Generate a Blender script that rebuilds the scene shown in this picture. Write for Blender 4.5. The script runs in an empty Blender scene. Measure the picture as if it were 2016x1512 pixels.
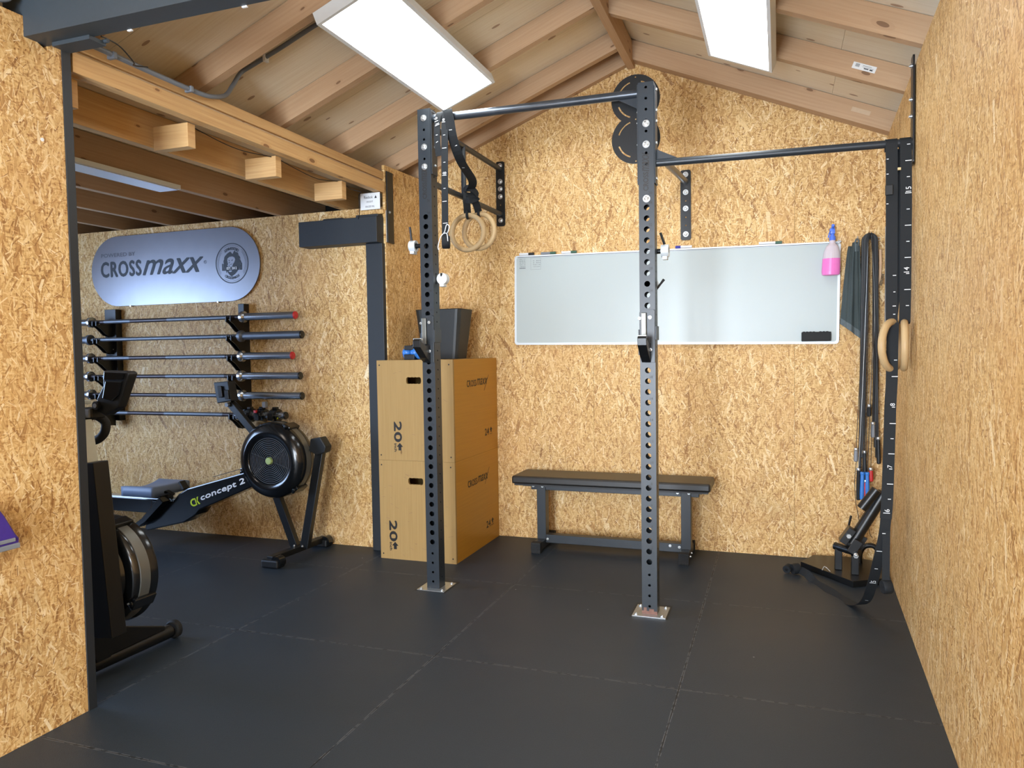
import bpy, bmesh, math, random
from math import sin, cos, pi, radians, sqrt, atan2
from mathutils import Vector, Matrix

random.seed(7)
sc = bpy.context.scene
C = sc.collection
V3 = Vector

# ------------------------------------------------------------------ camera
CAM_H = 1.2654
F_PX = 1472.48
yaw, pit, rol = radians(19.6824), radians(2.5501), radians(-0.9042)
fwd = V3((-sin(yaw)*cos(pit), cos(yaw)*cos(pit), -sin(pit)))
rt = V3((cos(yaw), sin(yaw), 0))
up = rt.cross(fwd)
r2 = cos(rol)*rt + sin(rol)*up
u2 = -sin(rol)*rt + cos(rol)*up
cd = bpy.data.cameras.new('camera')
cd.sensor_width = 36.0
cd.lens = 36.0*F_PX/2016.0
cd.clip_start = 0.05
cam = bpy.data.objects.new('camera', cd)
cam.matrix_world = Matrix(((r2.x, u2.x, -fwd.x, 0), (r2.y, u2.y, -fwd.y, 0), (r2.z, u2.z, -fwd.z, CAM_H), (0, 0, 0, 1)))
C.objects.link(cam)
sc.camera = cam

# ------------------------------------------------------------------ world, exposure
w = bpy.data.worlds.new('world'); sc.world = w; w.use_nodes = True
w.node_tree.nodes['Background'].inputs[0].default_value = (0.55, 0.72, 1.0, 1)
w.node_tree.nodes['Background'].inputs[1].default_value = 0.6
sc.view_settings.view_transform = 'Standard'
sc.view_settings.look = 'None'
sc.view_settings.exposure = 0.86
sc.view_settings.gamma = 1.0
sc.view_settings.use_curve_mapping = False
sc.cycles.max_bounces = 6
sc.cycles.diffuse_bounces = 3
sc.cycles.glossy_bounces = 2
sc.cycles.transmission_bounces = 2
sc.cycles.use_adaptive_sampling = True
sc.cycles.adaptive_threshold = 0.05

# ------------------------------------------------------------------ daylight through the windows, front left one boosted as fill
def area(name, loc, direction, sx, sy, power, col):
    ld = bpy.data.lights.new(name, 'AREA'); ld.shape = 'RECTANGLE'; ld.size = sx; ld.size_y = sy
    ld.energy = power; ld.color = col
    o = bpy.data.objects.new(name, ld); C.objects.link(o); o.location = loc
    o.rotation_euler = V3(direction).to_track_quat('-Z', 'Y').to_euler()
    return o
FRONT_Y = -2.6
LEFT_X = -5.7
PANEL_EMIT = 6.8
area('daylight_front_right', (0.18, FRONT_Y-0.06, 1.72), (0, 1, 0), 0.55, 0.62, 50, (0.70, 0.84, 1.0))
area('daylight_fill_front_left', (-1.275, FRONT_Y-0.06, 1.15), (0, 1, 0.30), 1.25, 2.0, 250, (0.78, 0.88, 1.0))  # opening enlarged and tilted upward, added fill for the ceiling
area('daylight_side', (LEFT_X-0.03, 2.3, 1.25), (1, 0, 0), 1.3, 2.0, 85, (0.46, 0.65, 1.0))

# ------------------------------------------------------------------ materials
def lin(c):
    return tuple(((x/255.0)/12.92 if x/255.0 <= 0.04045 else ((x/255.0+0.055)/1.055)**2.4) for x in c)+(1,)
class NT:
    def __init__(s, name):
        s.m = bpy.data.materials.new(name); s.m.use_nodes = True
        s.t = s.m.node_tree; s.b = s.t.nodes['Principled BSDF']
    def n(s, typ, **kw):
        nd = s.t.nodes.new(typ)
        for k, v in kw.items(): setattr(nd, k, v)
        return nd
    def l(s, a, b): s.t.links.new(a, b)
    def val(s, inp, v):
        if hasattr(v, 'links') or isinstance(v, bpy.types.NodeSocket): s.l(v, inp)
        else: inp.default_value = v
    def math(s, op, a, b=0.0, c=None, clamp=False):
        nd = s.n('ShaderNodeMath', operation=op); nd.use_clamp = clamp
        s.val(nd.inputs[0], a); s.val(nd.inputs[1], b)
        if c is not None: s.val(nd.inputs[2], c)
        return nd.outputs[0]
    def mix(s, f, a, b):
        nd = s.n('ShaderNodeMix', data_type='RGBA')
        s.val(nd.inputs[0], f); s.val(nd.inputs[6], a); s.val(nd.inputs[7], b)
        return nd.outputs[2]
    def uv(s): return s.n('ShaderNodeUVMap').outputs[0]
    def mapping(s, vec, sc_=(1, 1, 1), rot=0.0, loc=(0, 0, 0)):
        nd = s.n('ShaderNodeMapping'); s.l(vec, nd.inputs[0])
        nd.inputs[1].default_value = loc; nd.inputs[2].default_value = (0, 0, rot); nd.inputs[3].default_value = sc_
        return nd.outputs[0]
    def noise(s, vec, scale, detail=2, rough=0.5, dim='3D'):
        nd = s.n('ShaderNodeTexNoise'); nd.noise_dimensions = dim
        s.l(vec, nd.inputs['Vector']); nd.inputs['Scale'].default_value = scale
        nd.inputs['Detail'].default_value = detail; nd.inputs['Roughness'].default_value = rough
        return nd
    def ramp(s, fac, stops):
        nd = s.n('ShaderNodeValToRGB'); s.val(nd.inputs[0], fac)
        cr = nd.color_ramp
        while len(cr.elements) < len(stops): cr.elements.new(0.5)
        for e, (p, c) in zip(cr.elements, stops):
            e.position = p; e.color = c
        return nd.outputs[0]
    def bump(s, h, strength, dist=0.002):
        nd = s.n('ShaderNodeBump'); s.val(nd.inputs['Height'], h)
        nd.inputs['Strength'].default_value = strength; nd.inputs['Distance'].default_value = dist
        s.l(nd.outputs[0], s.b.inputs['Normal'])

def simple(name, col, rough=0.5, metal=0.0, noise=0.0, spec=0.5, coat=0.0, nscale=60):
    t = NT(name); c = lin(col)
    t.b.inputs['Roughness'].default_value = rough; t.b.inputs['Metallic'].default_value = metal
    t.b.inputs['Specular IOR Level'].default_value = spec
    if coat: t.b.inputs['Coat Weight'].default_value = coat; t.b.inputs['Coat Roughness'].default_value = 0.15
    tc = t.n('ShaderNodeTexCoord')
    nz = t.noise(tc.outputs['Object'], nscale, 3)
    k = 1.0-noise*0.5
    d = tuple(x*(1-noise) for x in c[:3])+(1,)
    h = tuple(min(1, x*(1+noise)) for x in c[:3])+(1,)
    t.l(t.mix(nz.outputs['Fac'], d, h), t.b.inputs['Base Color'])
    if noise: t.bump(nz.outputs['Fac'], min(0.3, noise), 0.001)
    return t.m

def osb_material():
    """oriented strand board: stacked layers of randomly turned wood flakes, in metres of UV"""
    t = NT('oriented_strand_board')
    uv = t.uv()
    wn = t.noise(uv, 14, 1)
    wv = t.n('ShaderNodeVectorMath', operation='SUBTRACT'); t.l(wn.outputs['Color'], wv.inputs[0]); wv.inputs[1].default_value = (.5, .5, .5)
    ws = t.n('ShaderNodeVectorMath', operation='SCALE'); t.l(wv.outputs[0], ws.inputs[0]); ws.inputs['Scale'].default_value = 0.010
    wa = t.n('ShaderNodeVectorMath', operation='ADD'); t.l(uv, wa.inputs[0]); t.l(ws.outputs[0], wa.inputs[1])
    P = wa.outputs[0]
    pal = [(0.0, lin((138, 92, 48))), (0.2, lin((186, 141, 84))), (0.5, lin((216, 176, 114))), (0.8, lin((232, 200, 144))), (1.0, lin((246, 224, 182)))]
    # fine fibres underneath
    f1 = t.noise(t.mapping(P, (130, 28, 1), 0.5), 1.0, 1, 0.6)
    f2 = t.noise(t.mapping(P, (34, 120, 1), 0.3), 1.0, 1, 0.6)
    base = t.math('MULTIPLY', t.math('ADD', f1.outputs['Fac'], f2.outputs['Fac']), 0.5)
    base = t.math('MULTIPLY_ADD', t.math('SUBTRACT', base, 0.5), 2.8, 0.42, clamp=True)
    col = t.ramp(base, pal)
    #       cell   half-len half-wid  spread  share
    layers = [(18, .045, .0056, .75, 1.0), (11, .070, .0095, .65, .40), (27, .030, .0028, .9, 1.0), (22, .038, .0038, .7, 1.0),
              (36, .022, .0018, 1.2, 1.0), (9, .060, .0085, .8, .12), (50, .016, .0013, 1.57, 1.0)]
    for i, (s_, hl, hw, spread, share) in enumerate(layers):
        vv = t.n('ShaderNodeTexVoronoi'); vv.voronoi_dimensions = '2D'; vv.feature = 'F1'
        mp = t.mapping(P, (1, 1, 1), 0, (i*3.17+.3, i*1.71, 0))
        t.l(mp, vv.inputs['Vector']); vv.inputs['Scale'].default_value = s_
        d = t.n('ShaderNodeVectorMath', operation='SUBTRACT'); t.l(mp, d.inputs[0]); t.l(vv.outputs['Position'], d.inputs[1])
        sp = t.n('ShaderNodeSeparateXYZ'); t.l(d.outputs[0], sp.inputs[0])
        rc = t.n('ShaderNodeSeparateColor'); t.l(vv.outputs['Color'], rc.inputs[0])
        ang = t.math('MULTIPLY_ADD', t.math('SUBTRACT', rc.outputs[0], .5), 2*spread, pi/2)
        ca, sa = t.math('COSINE', ang), t.math('SINE', ang)
        lx = t.math('ADD', t.math('MULTIPLY', sp.outputs[0], ca), t.math('MULTIPLY', sp.outputs[1], sa))
        ly = t.math('SUBTRACT', t.math('MULTIPLY', sp.outputs[1], ca), t.math('MULTIPLY', sp.outputs[0], sa))
        lw = t.math('MULTIPLY', t.math('MULTIPLY_ADD', rc.outputs[2], .9, .45), hw)
        mx_ = t.math('LESS_THAN', t.math('ABSOLUTE', lx), hl)
        my_ = t.math('LESS_THAN', t.math('ABSOLUTE', ly), lw)
        msk = t.math('MULTIPLY', mx_, my_)
        msk = t.math('MULTIPLY', msk, t.math('LESS_THAN', rc.outputs[1], share))
        # grain within the flake
        if i > 3:
            v = t.math('FRACT', t.math('MULTIPLY', rc.outputs[2], 7.3))
            col = t.mix(t.math('MULTIPLY', msk, .86), col, t.ramp(v, pal))
            continue
        cx = t.n('ShaderNodeCombineXYZ'); t.l(t.math('MULTIPLY', lx, 9), cx.inputs[0]); t.l(t.math('MULTIPLY', ly, 260), cx.inputs[1]); t.l(t.math('MULTIPLY', rc.outputs[1], 31), cx.inputs[2])
        g = t.noise(cx.outputs[0], 1.0, 1)
        v = t.math('ADD', t.math('MULTIPLY', t.math('FRACT', t.math('MULTIPLY', rc.outputs[2], 7.3)), .95), t.math('MULTIPLY', t.math('SUBTRACT', g.outputs['Fac'], .5), .55))
        col = t.mix(t.math('MULTIPLY', msk, .86), col, t.ramp(v, pal))
    # dark specks, reddish patches
    sp_ = t.noise(t.mapping(P, (90, 60, 1)), 1.0, 2); 
    spk = t.math('MULTIPLY', t.math('GREATER_THAN', sp_.outputs['Fac'], .72), .55)
    col = t.mix(spk, col, lin((104, 66, 38)))
    big = t.noise(uv, 3.0, 1)
    col = t.mix(t.math('MULTIPLY', t.math('SUBTRACT', big.outputs['Fac'], .42, clamp=True), .9), col, lin((204, 156, 98)))
    # scuffs and grime low on the boards
    oc = t.n('ShaderNodeTexCoord'); so = t.n('ShaderNodeSeparateXYZ'); t.l(oc.outputs['Object'], so.inputs[0])
    bnd = t.math('SUBTRACT', 1.0, t.math('MULTIPLY', t.math('ABSOLUTE', t.math('SUBTRACT', so.outputs[2], .42)), 3.2), clamp=True)
    gn = t.noise(oc.outputs['Object'], 2.3, 3, .65)
    gm = t.math('MULTIPLY', t.math('MULTIPLY', t.math('SUBTRACT', gn.outputs['Fac'], .50, clamp=True), 4.0, clamp=True), t.math('MULTIPLY', bnd, .42))
    col = t.mix(gm, col, lin((112, 96, 80)))
    t.l(col, t.b.inputs['Base Color'])
    t.b.inputs['Roughness'].default_value = .55
    t.b.inputs['Specular IOR Level'].default_value = .3
    t.bump(base, .30, .0015)
    return t.m

def wood_material(name, light, dark, knot, ring=1.0, knots=.5, rough=.6):
    """sawn softwood; grain runs along U"""
    t = NT(name); uv = t.uv()
    wob = t.noise(t.mapping(uv, (1.2, 3, 1)), 1.0, 2)
    ad = t.n('ShaderNodeVectorMath', operation='SCALE'); t.l(wob.outputs['Color'], ad.inputs[0]); ad.inputs['Scale'].default_value = .035*ring
    pp = t.n('ShaderNodeVectorMath', operation='ADD'); t.l(uv, pp.inputs[0]); t.l(ad.outputs[0], pp.inputs[1])
    g = t.noise(t.mapping(pp.outputs[0], (2.2, 85, 1)), 1.0, 4, .6)
    g2 = t.noise(t.mapping(pp.outputs[0], (14, 420, 1)), 1.0, 2, .6)
    f = t.math('MULTIPLY_ADD', t.math('SUBTRACT', g.outputs['Fac'], .5), 1.7*ring, .5, clamp=True)
    f = t.math('ADD', t.math('MULTIPLY', f, .8), t.math('MULTIPLY', g2.outputs['Fac'], .2))
    col = t.mix(f, lin(dark), lin(light))
    # knots
    vo = t.n('ShaderNodeTexVoronoi'); vo.voronoi_dimensions = '2D'
    t.l(t.mapping(pp.outputs[0], (3.2, 7.5, 1)), vo.inputs['Vector']); vo.inputs['Scale'].default_value = 1.0
    rc = t.n('ShaderNodeSeparateColor'); t.l(vo.outputs['Color'], rc.inputs[0])
    rad = t.math('MULTIPLY_ADD', rc.outputs[1], .05, .035)
    kk = t.math('MULTIPLY', t.math('LESS_THAN', vo.outputs['Distance'], rad), t.math('LESS_THAN', rc.outputs[0], knots))
    halo = t.math('MULTIPLY', t.math('LESS_THAN', vo.outputs['Distance'], t.math('MULTIPLY', rad, 1.9)), t.math('LESS_THAN', rc.outputs[0], knots))
    col = t.mix(t.math('MULTIPLY', halo, .35), col, lin(dark))
    col = t.mix(t.math('MULTIPLY', kk, .75), col, lin(knot))
    t.l(col, t.b.inputs['Base Color']); t.b.inputs['Roughness'].default_value = rough
    t.b.inputs['Specular IOR Level'].default_value = .25
    t.bump(f, .15, .001)
    return t.m

def floor_material():
    t = NT('black_rubber_matting')
    tc = t.n('ShaderNodeTexCoord'); P = tc.outputs['Object']
    sp = t.n('ShaderNodeSeparateXYZ'); t.l(P, sp.inputs[0])
    def seam(o, off):
        q = t.math('ADD', o, off+100.5)
        fr = t.math('ABSOLUTE', t.math('SUBTRACT', t.math('FRACT', q), .5))
        return fr
    wob = t.noise(P, 9, 2)
    wv = t.math('MULTIPLY', t.math('SUBTRACT', wob.outputs['Fac'], .5), .006)
    sx = t.math('ABSOLUTE', t.math('ADD', seam(sp.outputs[0], 1.3513), wv))
    sy = t.math('ABSOLUTE', t.math('ADD', seam(sp.outputs[1], -2.7673), wv))
    d = t.math('MINIMUM', sx, sy)
    line = t.math('LESS_THAN', d, .0016)
    fray = t.noise(P, 35, 3)
    edge = t.math('MULTIPLY', t.math('MULTIPLY', t.math('LESS_THAN', d, .005), t.math('GREATER_THAN', d, .0016)), t.math('MULTIPLY', t.math('GREATER_THAN', fray.outputs['Fac'], .47), .45))
    gr = t.noise(P, 260, 2); gr2 = t.noise(P, 1.6, 3)
    col = t.mix(gr.outputs['Fac'], lin((26, 34, 42)), lin((47, 58, 69)))
    col = t.mix(t.math('MULTIPLY', gr2.outputs['Fac'], .35), col, lin((46, 52, 58)))
    col = t.mix(edge, col, lin((112, 116, 122)))
    col = t.mix(line, col, lin((12, 12, 13)))
    vo = t.n('ShaderNodeTexVoronoi'); t.l(P, vo.inputs['Vector']); vo.inputs['Scale'].default_value = 9
    rc = t.n('ShaderNodeSeparateColor'); t.l(vo.outputs['Color'], rc.inputs[0])
    speck = t.math('MULTIPLY', t.math('LESS_THAN', vo.outputs['Distance'], .03), t.math('LESS_THAN', rc.outputs[0], .16))
    col = t.mix(speck, col, lin((150, 152, 155)))
    t.l(col, t.b.inputs['Base Color'])
    t.l(t.math('MULTIPLY_ADD', gr2.outputs['Fac'], .16, .42), t.b.inputs['Roughness'])
    t.b.inputs['Specular IOR Level'].default_value = .42
    h = t.math('SUBTRACT', gr.outputs['Fac'], t.math('MULTIPLY', line, 3))
    t.bump(h, .38, .0012)
    return t.m

def brushed(name, col, rough=.3):
    t = NT(name); tc = t.n('ShaderNodeTexCoord')
    nz = t.noise(t.mapping(tc.outputs['Object'], (4, 4, 500)), 1.0, 2)
    c = lin(col)
    t.l(t.mix(nz.outputs['Fac'], tuple(x*.85 for x in c[:3])+(1,), c), t.b.inputs['Base Color'])
    t.b.inputs['Metallic'].default_value = .9; t.b.inputs['Roughness'].default_value = rough
    t.bump(nz.outputs['Fac'], .05, .0005)
    return t.m

def emit(name, col, strength):
    t = NT(name); t.b.inputs['Base Color'].default_value = (.8, .8, .8, 1)
    t.b.inputs['Emission Color'].default_value = col; t.b.inputs['Emission Strength'].default_value = strength
    return t.m

M = {}
M['osb'] = osb_material()
M['pine'] = wood_material('planed_pine', (222, 184, 128), (186, 138, 86), (110, 70, 42), 1.0, .45)
M['rafter'] = wood_material('sawn_spruce_rafter', (198, 166, 132), (174, 138, 104), (108, 76, 54), .9, .4)
M['ply'] = wood_material('roof_plywood', (240, 226, 200), (226, 206, 174), (146, 108, 82), 1.5, .55)
M['birch'] = wood_material('birch_plywood', (180, 147, 94), (150, 117, 68), (104, 74, 42), .55, .1, .5)
M['film'] = wood_material('golden_film_faced_plywood', (202, 146, 50), (168, 116, 36), (136, 90, 34), .45, .0, .38)
M['ringwood'] = wood_material('birch_ring_wood', (204, 176, 132), (174, 144, 102), (140, 106, 70), .6, .0, .4)
M['floor'] = floor_material()
M['steel'] = simple('black_powder_coated_steel', (38, 44, 50), .38, .0, .12, .5, nscale=300)
M['steelbeam'] = simple('painted_dark_grey_beam', (50, 58, 64), .5, 0, .1)
M['black'] = simple('matt_black_plastic', (20, 21, 22), .5, 0, .1)
M['gloss'] = simple('glossy_black_plastic', (16, 18, 20), .18, 0, .05, .6)
M['frameblk'] = simple('satin_black_frame_paint', (17, 18, 19), .35, 0, .08)
M['rubber'] = simple('black_rubber', (24, 25, 26), .75, 0, .2)
M['vinyl'] = simple('black_upholstery_vinyl', (34, 32, 30), .38, 0, .1, .5, nscale=200)
M['webbing'] = simple('black_nylon_webbing', (28, 31, 34), .7, 0, .25, .3, nscale=500)
M['band'] = simple('black_latex_band', (24, 24, 25), .45, 0, .15)
M['zinc'] = simple('zinc_plated_steel', (205, 208, 208), .3, .85, .12)
M['chrome'] = brushed('worn_chrome', (178, 184, 192), .2)
M['barshaft'] = simple('dark_oxide_bar_shaft', (66, 60, 62), .42, .7, .3, nscale=60)
M['knurl'] = simple('knurled_steel', (104, 108, 114), .5, .8, .3, nscale=900)
M['pullbar'] = simple('worn_painted_pull_up_bar', (92, 98, 106), .28, .75, .35, nscale=14)
M['alu'] = simple('white_painted_aluminium', (214, 220, 224), .35, .1, .03)
M['board'] = simple('whiteboard_enamel', (182, 190, 188), .26, 0, .015, .22, nscale=3)
M['sign'] = simple('brushed_silver_sign_panel', (140, 140, 146), .36, .85, .08, nscale=8)
M['ink'] = simple('dark_grey_print', (38, 42, 48), .5, 0, .25, nscale=90)
M['inkblack'] = simple('black_print', (28, 24, 20), .5, 0, .1)
M['grey_ink'] = simple('mid_grey_print', (92, 92, 98), .5, 0, .1)
M['white'] = simple('white_print', (232, 234, 236), .5, 0, .02)
M['offwhite'] = simple('pale_grey_painted_metal', (196, 196, 180), .4, 0, .05)
M['silverband'] = simple('silver_perforated_band', (118, 118, 112), .4, .6, .1, nscale=600)
M['greyplastic'] = simple('grey_plastic', (128, 132, 138), .45, 0, .05)
M['seatgrey'] = simple('grey_seat_foam', (112, 126, 150), .5, 0, .05)
M['lime'] = simple('lime_green_print', (196, 214, 30), .4, 0, .02)
M['badge'] = simple('pale_green_badge', (176, 200, 130), .4, 0, .15)
M['blue'] = simple('blue_plastic', (52, 120, 200), .35, 0, .05)
M['red'] = simple('red_plastic', (190, 40, 44), .4, 0, .05)
M['towel'] = simple('grey_terry_cloth', (72, 80, 80), .95, 0, .35, .1, nscale=400)
M['cream'] = simple('cream_webbing_keeper', (216, 190, 140), .7, 0, .1)
M['brushwood'] = simple('beech_brush_handle', (214, 172, 130), .5, 0, .1)
M['darksteel'] = simple('black_painted_column', (34, 38, 42), .55, 0, .1)
M['trim'] = simple('black_trim_profile', (32, 35, 38), .5, 0, .1)
M['fanring'] = simple('fan_guard_plastic', (84, 90, 98), .3, 0, .05)
M['conduit'] = simple('grey_pvc_conduit', (112, 118, 126), .4, 0, .05)
M['cable'] = simple('thin_black_cable', (18, 18, 20), .5)
M['bin'] = simple('dark_grey_plastic_bin', (40, 42, 42), .5, 0, .1)
M['darkboard'] = simple('dark_void_backing', (30, 32, 36), .8, 0, .1)  # board backing; its near-black also puts the void's shade into the colour
M['panelwhite'] = simple('white_lamp_housing', (226, 230, 232), .4, 0, .02)
M['paper'] = simple('white_paper_label', (226, 226, 224), .6, 0, .02)
M['tape'] = simple('clear_tape_remains', (196, 170, 140), .3, 0, .1)
M['purple'] = simple('purple_plastic', (70, 50, 140), .3, 0, .1)
M['navy'] = simple('navy_marker_cap', (46, 44, 150), .4)
M['green'] = simple('green_marker_cap', (52, 92, 72), .4)
M['rust'] = simple('rusty_primer', (128, 94, 82), .7, .2, .4, nscale=40)
M['glow'] = emit('led_panel_diffuser', (0.93, 0.98, 1.0, 1), PANEL_EMIT)
M['glass'] = simple('grey_window_frame', (120, 124, 128), .4)
def translucent(name, col, alpha, rough=.15):
    t = NT(name); t.b.inputs['Base Color'].default_value = lin(col)
    t.b.inputs['Roughness'].default_value = rough; t.b.inputs['Alpha'].default_value = alpha
    return t.m
M['pinkliquid'] = simple('pink_cleaning_liquid', (232, 120, 190), .25, 0, .03)
M['bottle'] = translucent('frosted_clear_plastic', (220, 206, 212), .82, .25)
M['bluetrig'] = simple('blue_spray_nozzle', (80, 120, 220), .35, 0, .05)

# ------------------------------------------------------------------ mesh builder (world or local metres; UVs in metres, U along the longest side)
class MB:
    def __init__(s): s.v = []; s.f = []; s.uv = []; s.mi = []; s.cur = 0
    def face(s, pts, uvs=None):
        i = len(s.v); s.v += [tuple(p) for p in pts]; s.f.append(tuple(range(i, i+len(pts))))
        if uvs is None:
            a = V3(pts[0]); n = None
            for k in range(2, len(pts)):
                n = (V3(pts[k-1])-a).cross(V3(pts[k])-a)
                if n.length > 1e-12: break
            n = n.normalized() if n and n.length > 1e-12 else V3((0, 0, 1))
            t_ = V3((0, 0, 1)) if abs(n.z) < .9 else V3((1, 0, 0))
            e2 = (t_-n*t_.dot(n)).normalized(); e1 = e2.cross(n)
            uvs = [(V3(p).dot(e1), V3(p).dot(e2)) for p in pts]
        s.uv.append(uvs); s.mi.append(s.cur); return s
    def box(s, lo, hi, rot=None, piv=None, off=None, wall=False):
        x0, y0, z0 = [min(a, b) for a, b in zip(lo, hi)]; x1, y1, z1 = [max(a, b) for a, b in zip(lo, hi)]
        d = (x1-x0, y1-y0, z1-z0); L = d.index(max(d)); o = off if off is not None else (random.random()*9, random.random()*9)
        P = [(x, y, z) for z in (z0, z1) for y in (y0, y1) for x in (x0, x1)]
        F = [((0, 2, 3, 1), 2), ((4, 5, 7, 6), 2), ((0, 1, 5, 4), 1), ((2, 6, 7, 3), 1), ((0, 4, 6, 2), 0), ((1, 3, 7, 5), 0)]
        pv = V3(piv) if piv is not None else None
        def T(p):
            p = V3(p)
            if rot is not None: p = rot @ (p-pv)+pv
            return tuple(p)
        for idx, ax in F:
            axs = [a for a in (0, 1, 2) if a != ax]
            if wall: u, v = axs[0], axs[1]
            elif L in axs: u = L; v = [a for a in axs if a != L][0]
            else: u, v = axs
            i = len(s.v); s.v += [T(P[k]) for k in idx]; s.f.append((i, i+1, i+2, i+3))
            s.uv.append([(P[k][u]+o[0], P[k][v]+o[1]+ax*.37) for k in idx]); s.mi.append(s.cur)
        return s
    def obox(s, p0, p1, w_, h_, side=None, off=None):
        """square bar from p0 to p1, w_ across `side`, h_ across the third axis"""
        p0, p1 = V3(p0), V3(p1); d = p1-p0; L = d.length; d.normalize()
        sd = V3(side) if side is not None else (V3((0, 0, 1)) if abs(d.z) < .9 else V3((0, 1, 0)))
        sd = (sd-d*sd.dot(d)).normalized(); th = d.cross(sd)
        R = Matrix((d, sd, th)).transposed()
        k = len(s.v)
        s.box((0, -w_/2, -h_/2), (L, w_/2, h_/2), off=off)
        for i in range(k, len(s.v)): s.v[i] = tuple(R @ V3(s.v[i])+p0)
        return s
    def lathe(s, prof, o=(0, 0, 0), ax=(0, 0, 1), n=24, a0=0, a1=2*pi, ref=None):
        """prof: list of (radius, distance along ax)"""
        ax = V3(ax).normalized(); r_ = V3(ref) if ref else (V3((1, 0, 0)) if abs(ax.x) < .9 else V3((0, 1, 0)))
        e1 = (r_-ax*r_.dot(ax)).normalized(); e2 = ax.cross(e1); o = V3(o)
        full = abs(a1-a0-2*pi) < 1e-6
        A = [a0+(a1-a0)*k/n for k in range(n+1)]
        base = len(s.v); m = n if full else n+1
        for (r, h) in prof:
            for k in range(m): s.v.append(tuple(o+ax*h+e1*(r*cos(A[k]))+e2*(r*sin(A[k]))))
        for j in range(len(prof)-1):
            for k in range(n):
                k2 = (k+1) % m if full else k+1
                a, b, c_, d = base+j*m+k, base+j*m+k2, base+(j+1)*m+k2, base+(j+1)*m+k
                s.f.append((a, b, c_, d)); rr = max(prof[j][0], prof[j+1][0])
                s.uv.append([(rr*A[k], prof[j][1]), (rr*A[k+1], prof[j][1]), (rr*A[k+1], prof[j+1][1]+prof[j+1][0]), (rr*A[k], prof[j+1][1]+prof[j+1][0])]); s.mi.append(s.cur)
        if full:
            for j, rev in ((0, True), (len(prof)-1, False)):
                if prof[j][0] > 1e-5:
                    idx = [base+j*m+k for k in range(m)]
                    if rev: idx = idx[::-1]
                    s.f.append(tuple(idx)); s.uv.append([(V3(s.v[i])-o).dot(e1) and ((V3(s.v[i])-o).dot(e1), (V3(s.v[i])-o).dot(e2)) or (0.0, (V3(s.v[i])-o).dot(e2)) for i in idx]); s.mi.append(s.cur)
        return s
    def cyl(s, p0, p1, r, n=16, r1=None):
        p0, p1 = V3(p0), V3(p1)
        return s.lathe([(r, 0), (r if r1 is None else r1, (p1-p0).length)], p0, p1-p0, n)
    def sphere(s, c, r, n=16, sc_=(1, 1, 1)):
        k0 = len(s.v); prof = [(max(1e-6, r*sin(pi*i/n)), -r*cos(pi*i/n)) for i in range(n+1)]
        s.lathe(prof, (0, 0, 0), (0, 0, 1), n)
        for i in range(k0, len(s.v)): s.v[i] = tuple(V3((s.v[i][0]*sc_[0], s.v[i][1]*sc_[1], s.v[i][2]*sc_[2]))+V3(c))
        return s
    def torus(s, c, R, r, ax, n=40, m=12, a0=0, a1=2*pi, ref=None):
        ax = V3(ax).normalized(); r_ = V3(ref) if ref else (V3((0, 0, 1)) if abs(ax.z) < .9 else V3((1, 0, 0)))
        e1 = (r_-ax*r_.dot(ax)).normalized(); e2 = ax.cross(e1); c = V3(c)
        pts = [c+e1*(R*cos(a0+(a1-a0)*k/n))+e2*(R*sin(a0+(a1-a0)*k/n)) for k in range(n+1)]
        if abs(a1-a0-2*pi) < 1e-6:
            return s.tube(pts[:-1], r, m, closed=True)
        return s.tube(pts, r, m)
    def tube(s, pts, r, m=10, closed=False, flat=None):
        """round (or flat=(w,h,widthdir)) section swept along pts"""
        pts = [V3(p) for p in pts]; N = len(pts); base = len(s.v); nrm = None
        L = 0
        lens = []
        sec = [(cos(2*pi*k/m), sin(2*pi*k/m)) for k in range(m)] if flat is None else None
        for i, p in enumerate(pts):
            a = pts[(i-1) % N] if (closed or i > 0) else p; b = pts[(i+1) % N] if (closed or i < N-1) else p
            t_ = (b-a).normalized()
            if i: L += (p-pts[i-1]).length
            lens.append(L)
            if flat is None:
                if nrm is None:
                    h = V3((0, 0, 1)) if abs(t_.z) < .9 else V3((1, 0, 0)); nrm = (h-t_*h.dot(t_)).normalized()
                else: nrm = (nrm-t_*nrm.dot(t_)).normalized()
                bn = t_.cross(nrm); rr = r[i] if isinstance(r, (list, tuple)) else r
                for (x, y) in sec: s.v.append(tuple(p+nrm*(x*rr)+bn*(y*rr)))
            else:
                wd = flat[2][i] if isinstance(flat[2], list) else flat[2]
                wd = V3(wd); wd = (wd-t_*wd.dot(t_)).normalized(); th = t_.cross(wd)
                for (x, y) in ((-1, -1), (1, -1), (1, 1), (-1, 1)): s.v.append(tuple(p+wd*(x*flat[0]/2)+th*(y*flat[1]/2)))
        if flat is not None: m = 4
        R = r if not isinstance(r, (list, tuple)) else r[0]
        for i in range(N if closed else N-1):
            j = (i+1) % N
            for k in range(m):
                k2 = (k+1) % m
                s.f.append((base+i*m+k, base+i*m+k2, base+j*m+k2, base+j*m+k))
                l0 = lens[i]; l1 = lens[j] if j else lens[i]+(pts[0]-pts[-1]).length
                s.uv.append([(l0, k*R*.6), (l0, (k+1)*R*.6), (l1, (k+1)*R*.6), (l1, k*R*.6)]); s.mi.append(s.cur)
        if not closed:
            s.f.append(tuple(base+k for k in range(m))[::-1]); s.uv.append([(0, 0)]*m); s.mi.append(s.cur)
            s.f.append(tuple(base+(N-1)*m+k for k in range(m))); s.uv.append([(0, 0)]*m); s.mi.append(s.cur)
        return s
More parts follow.
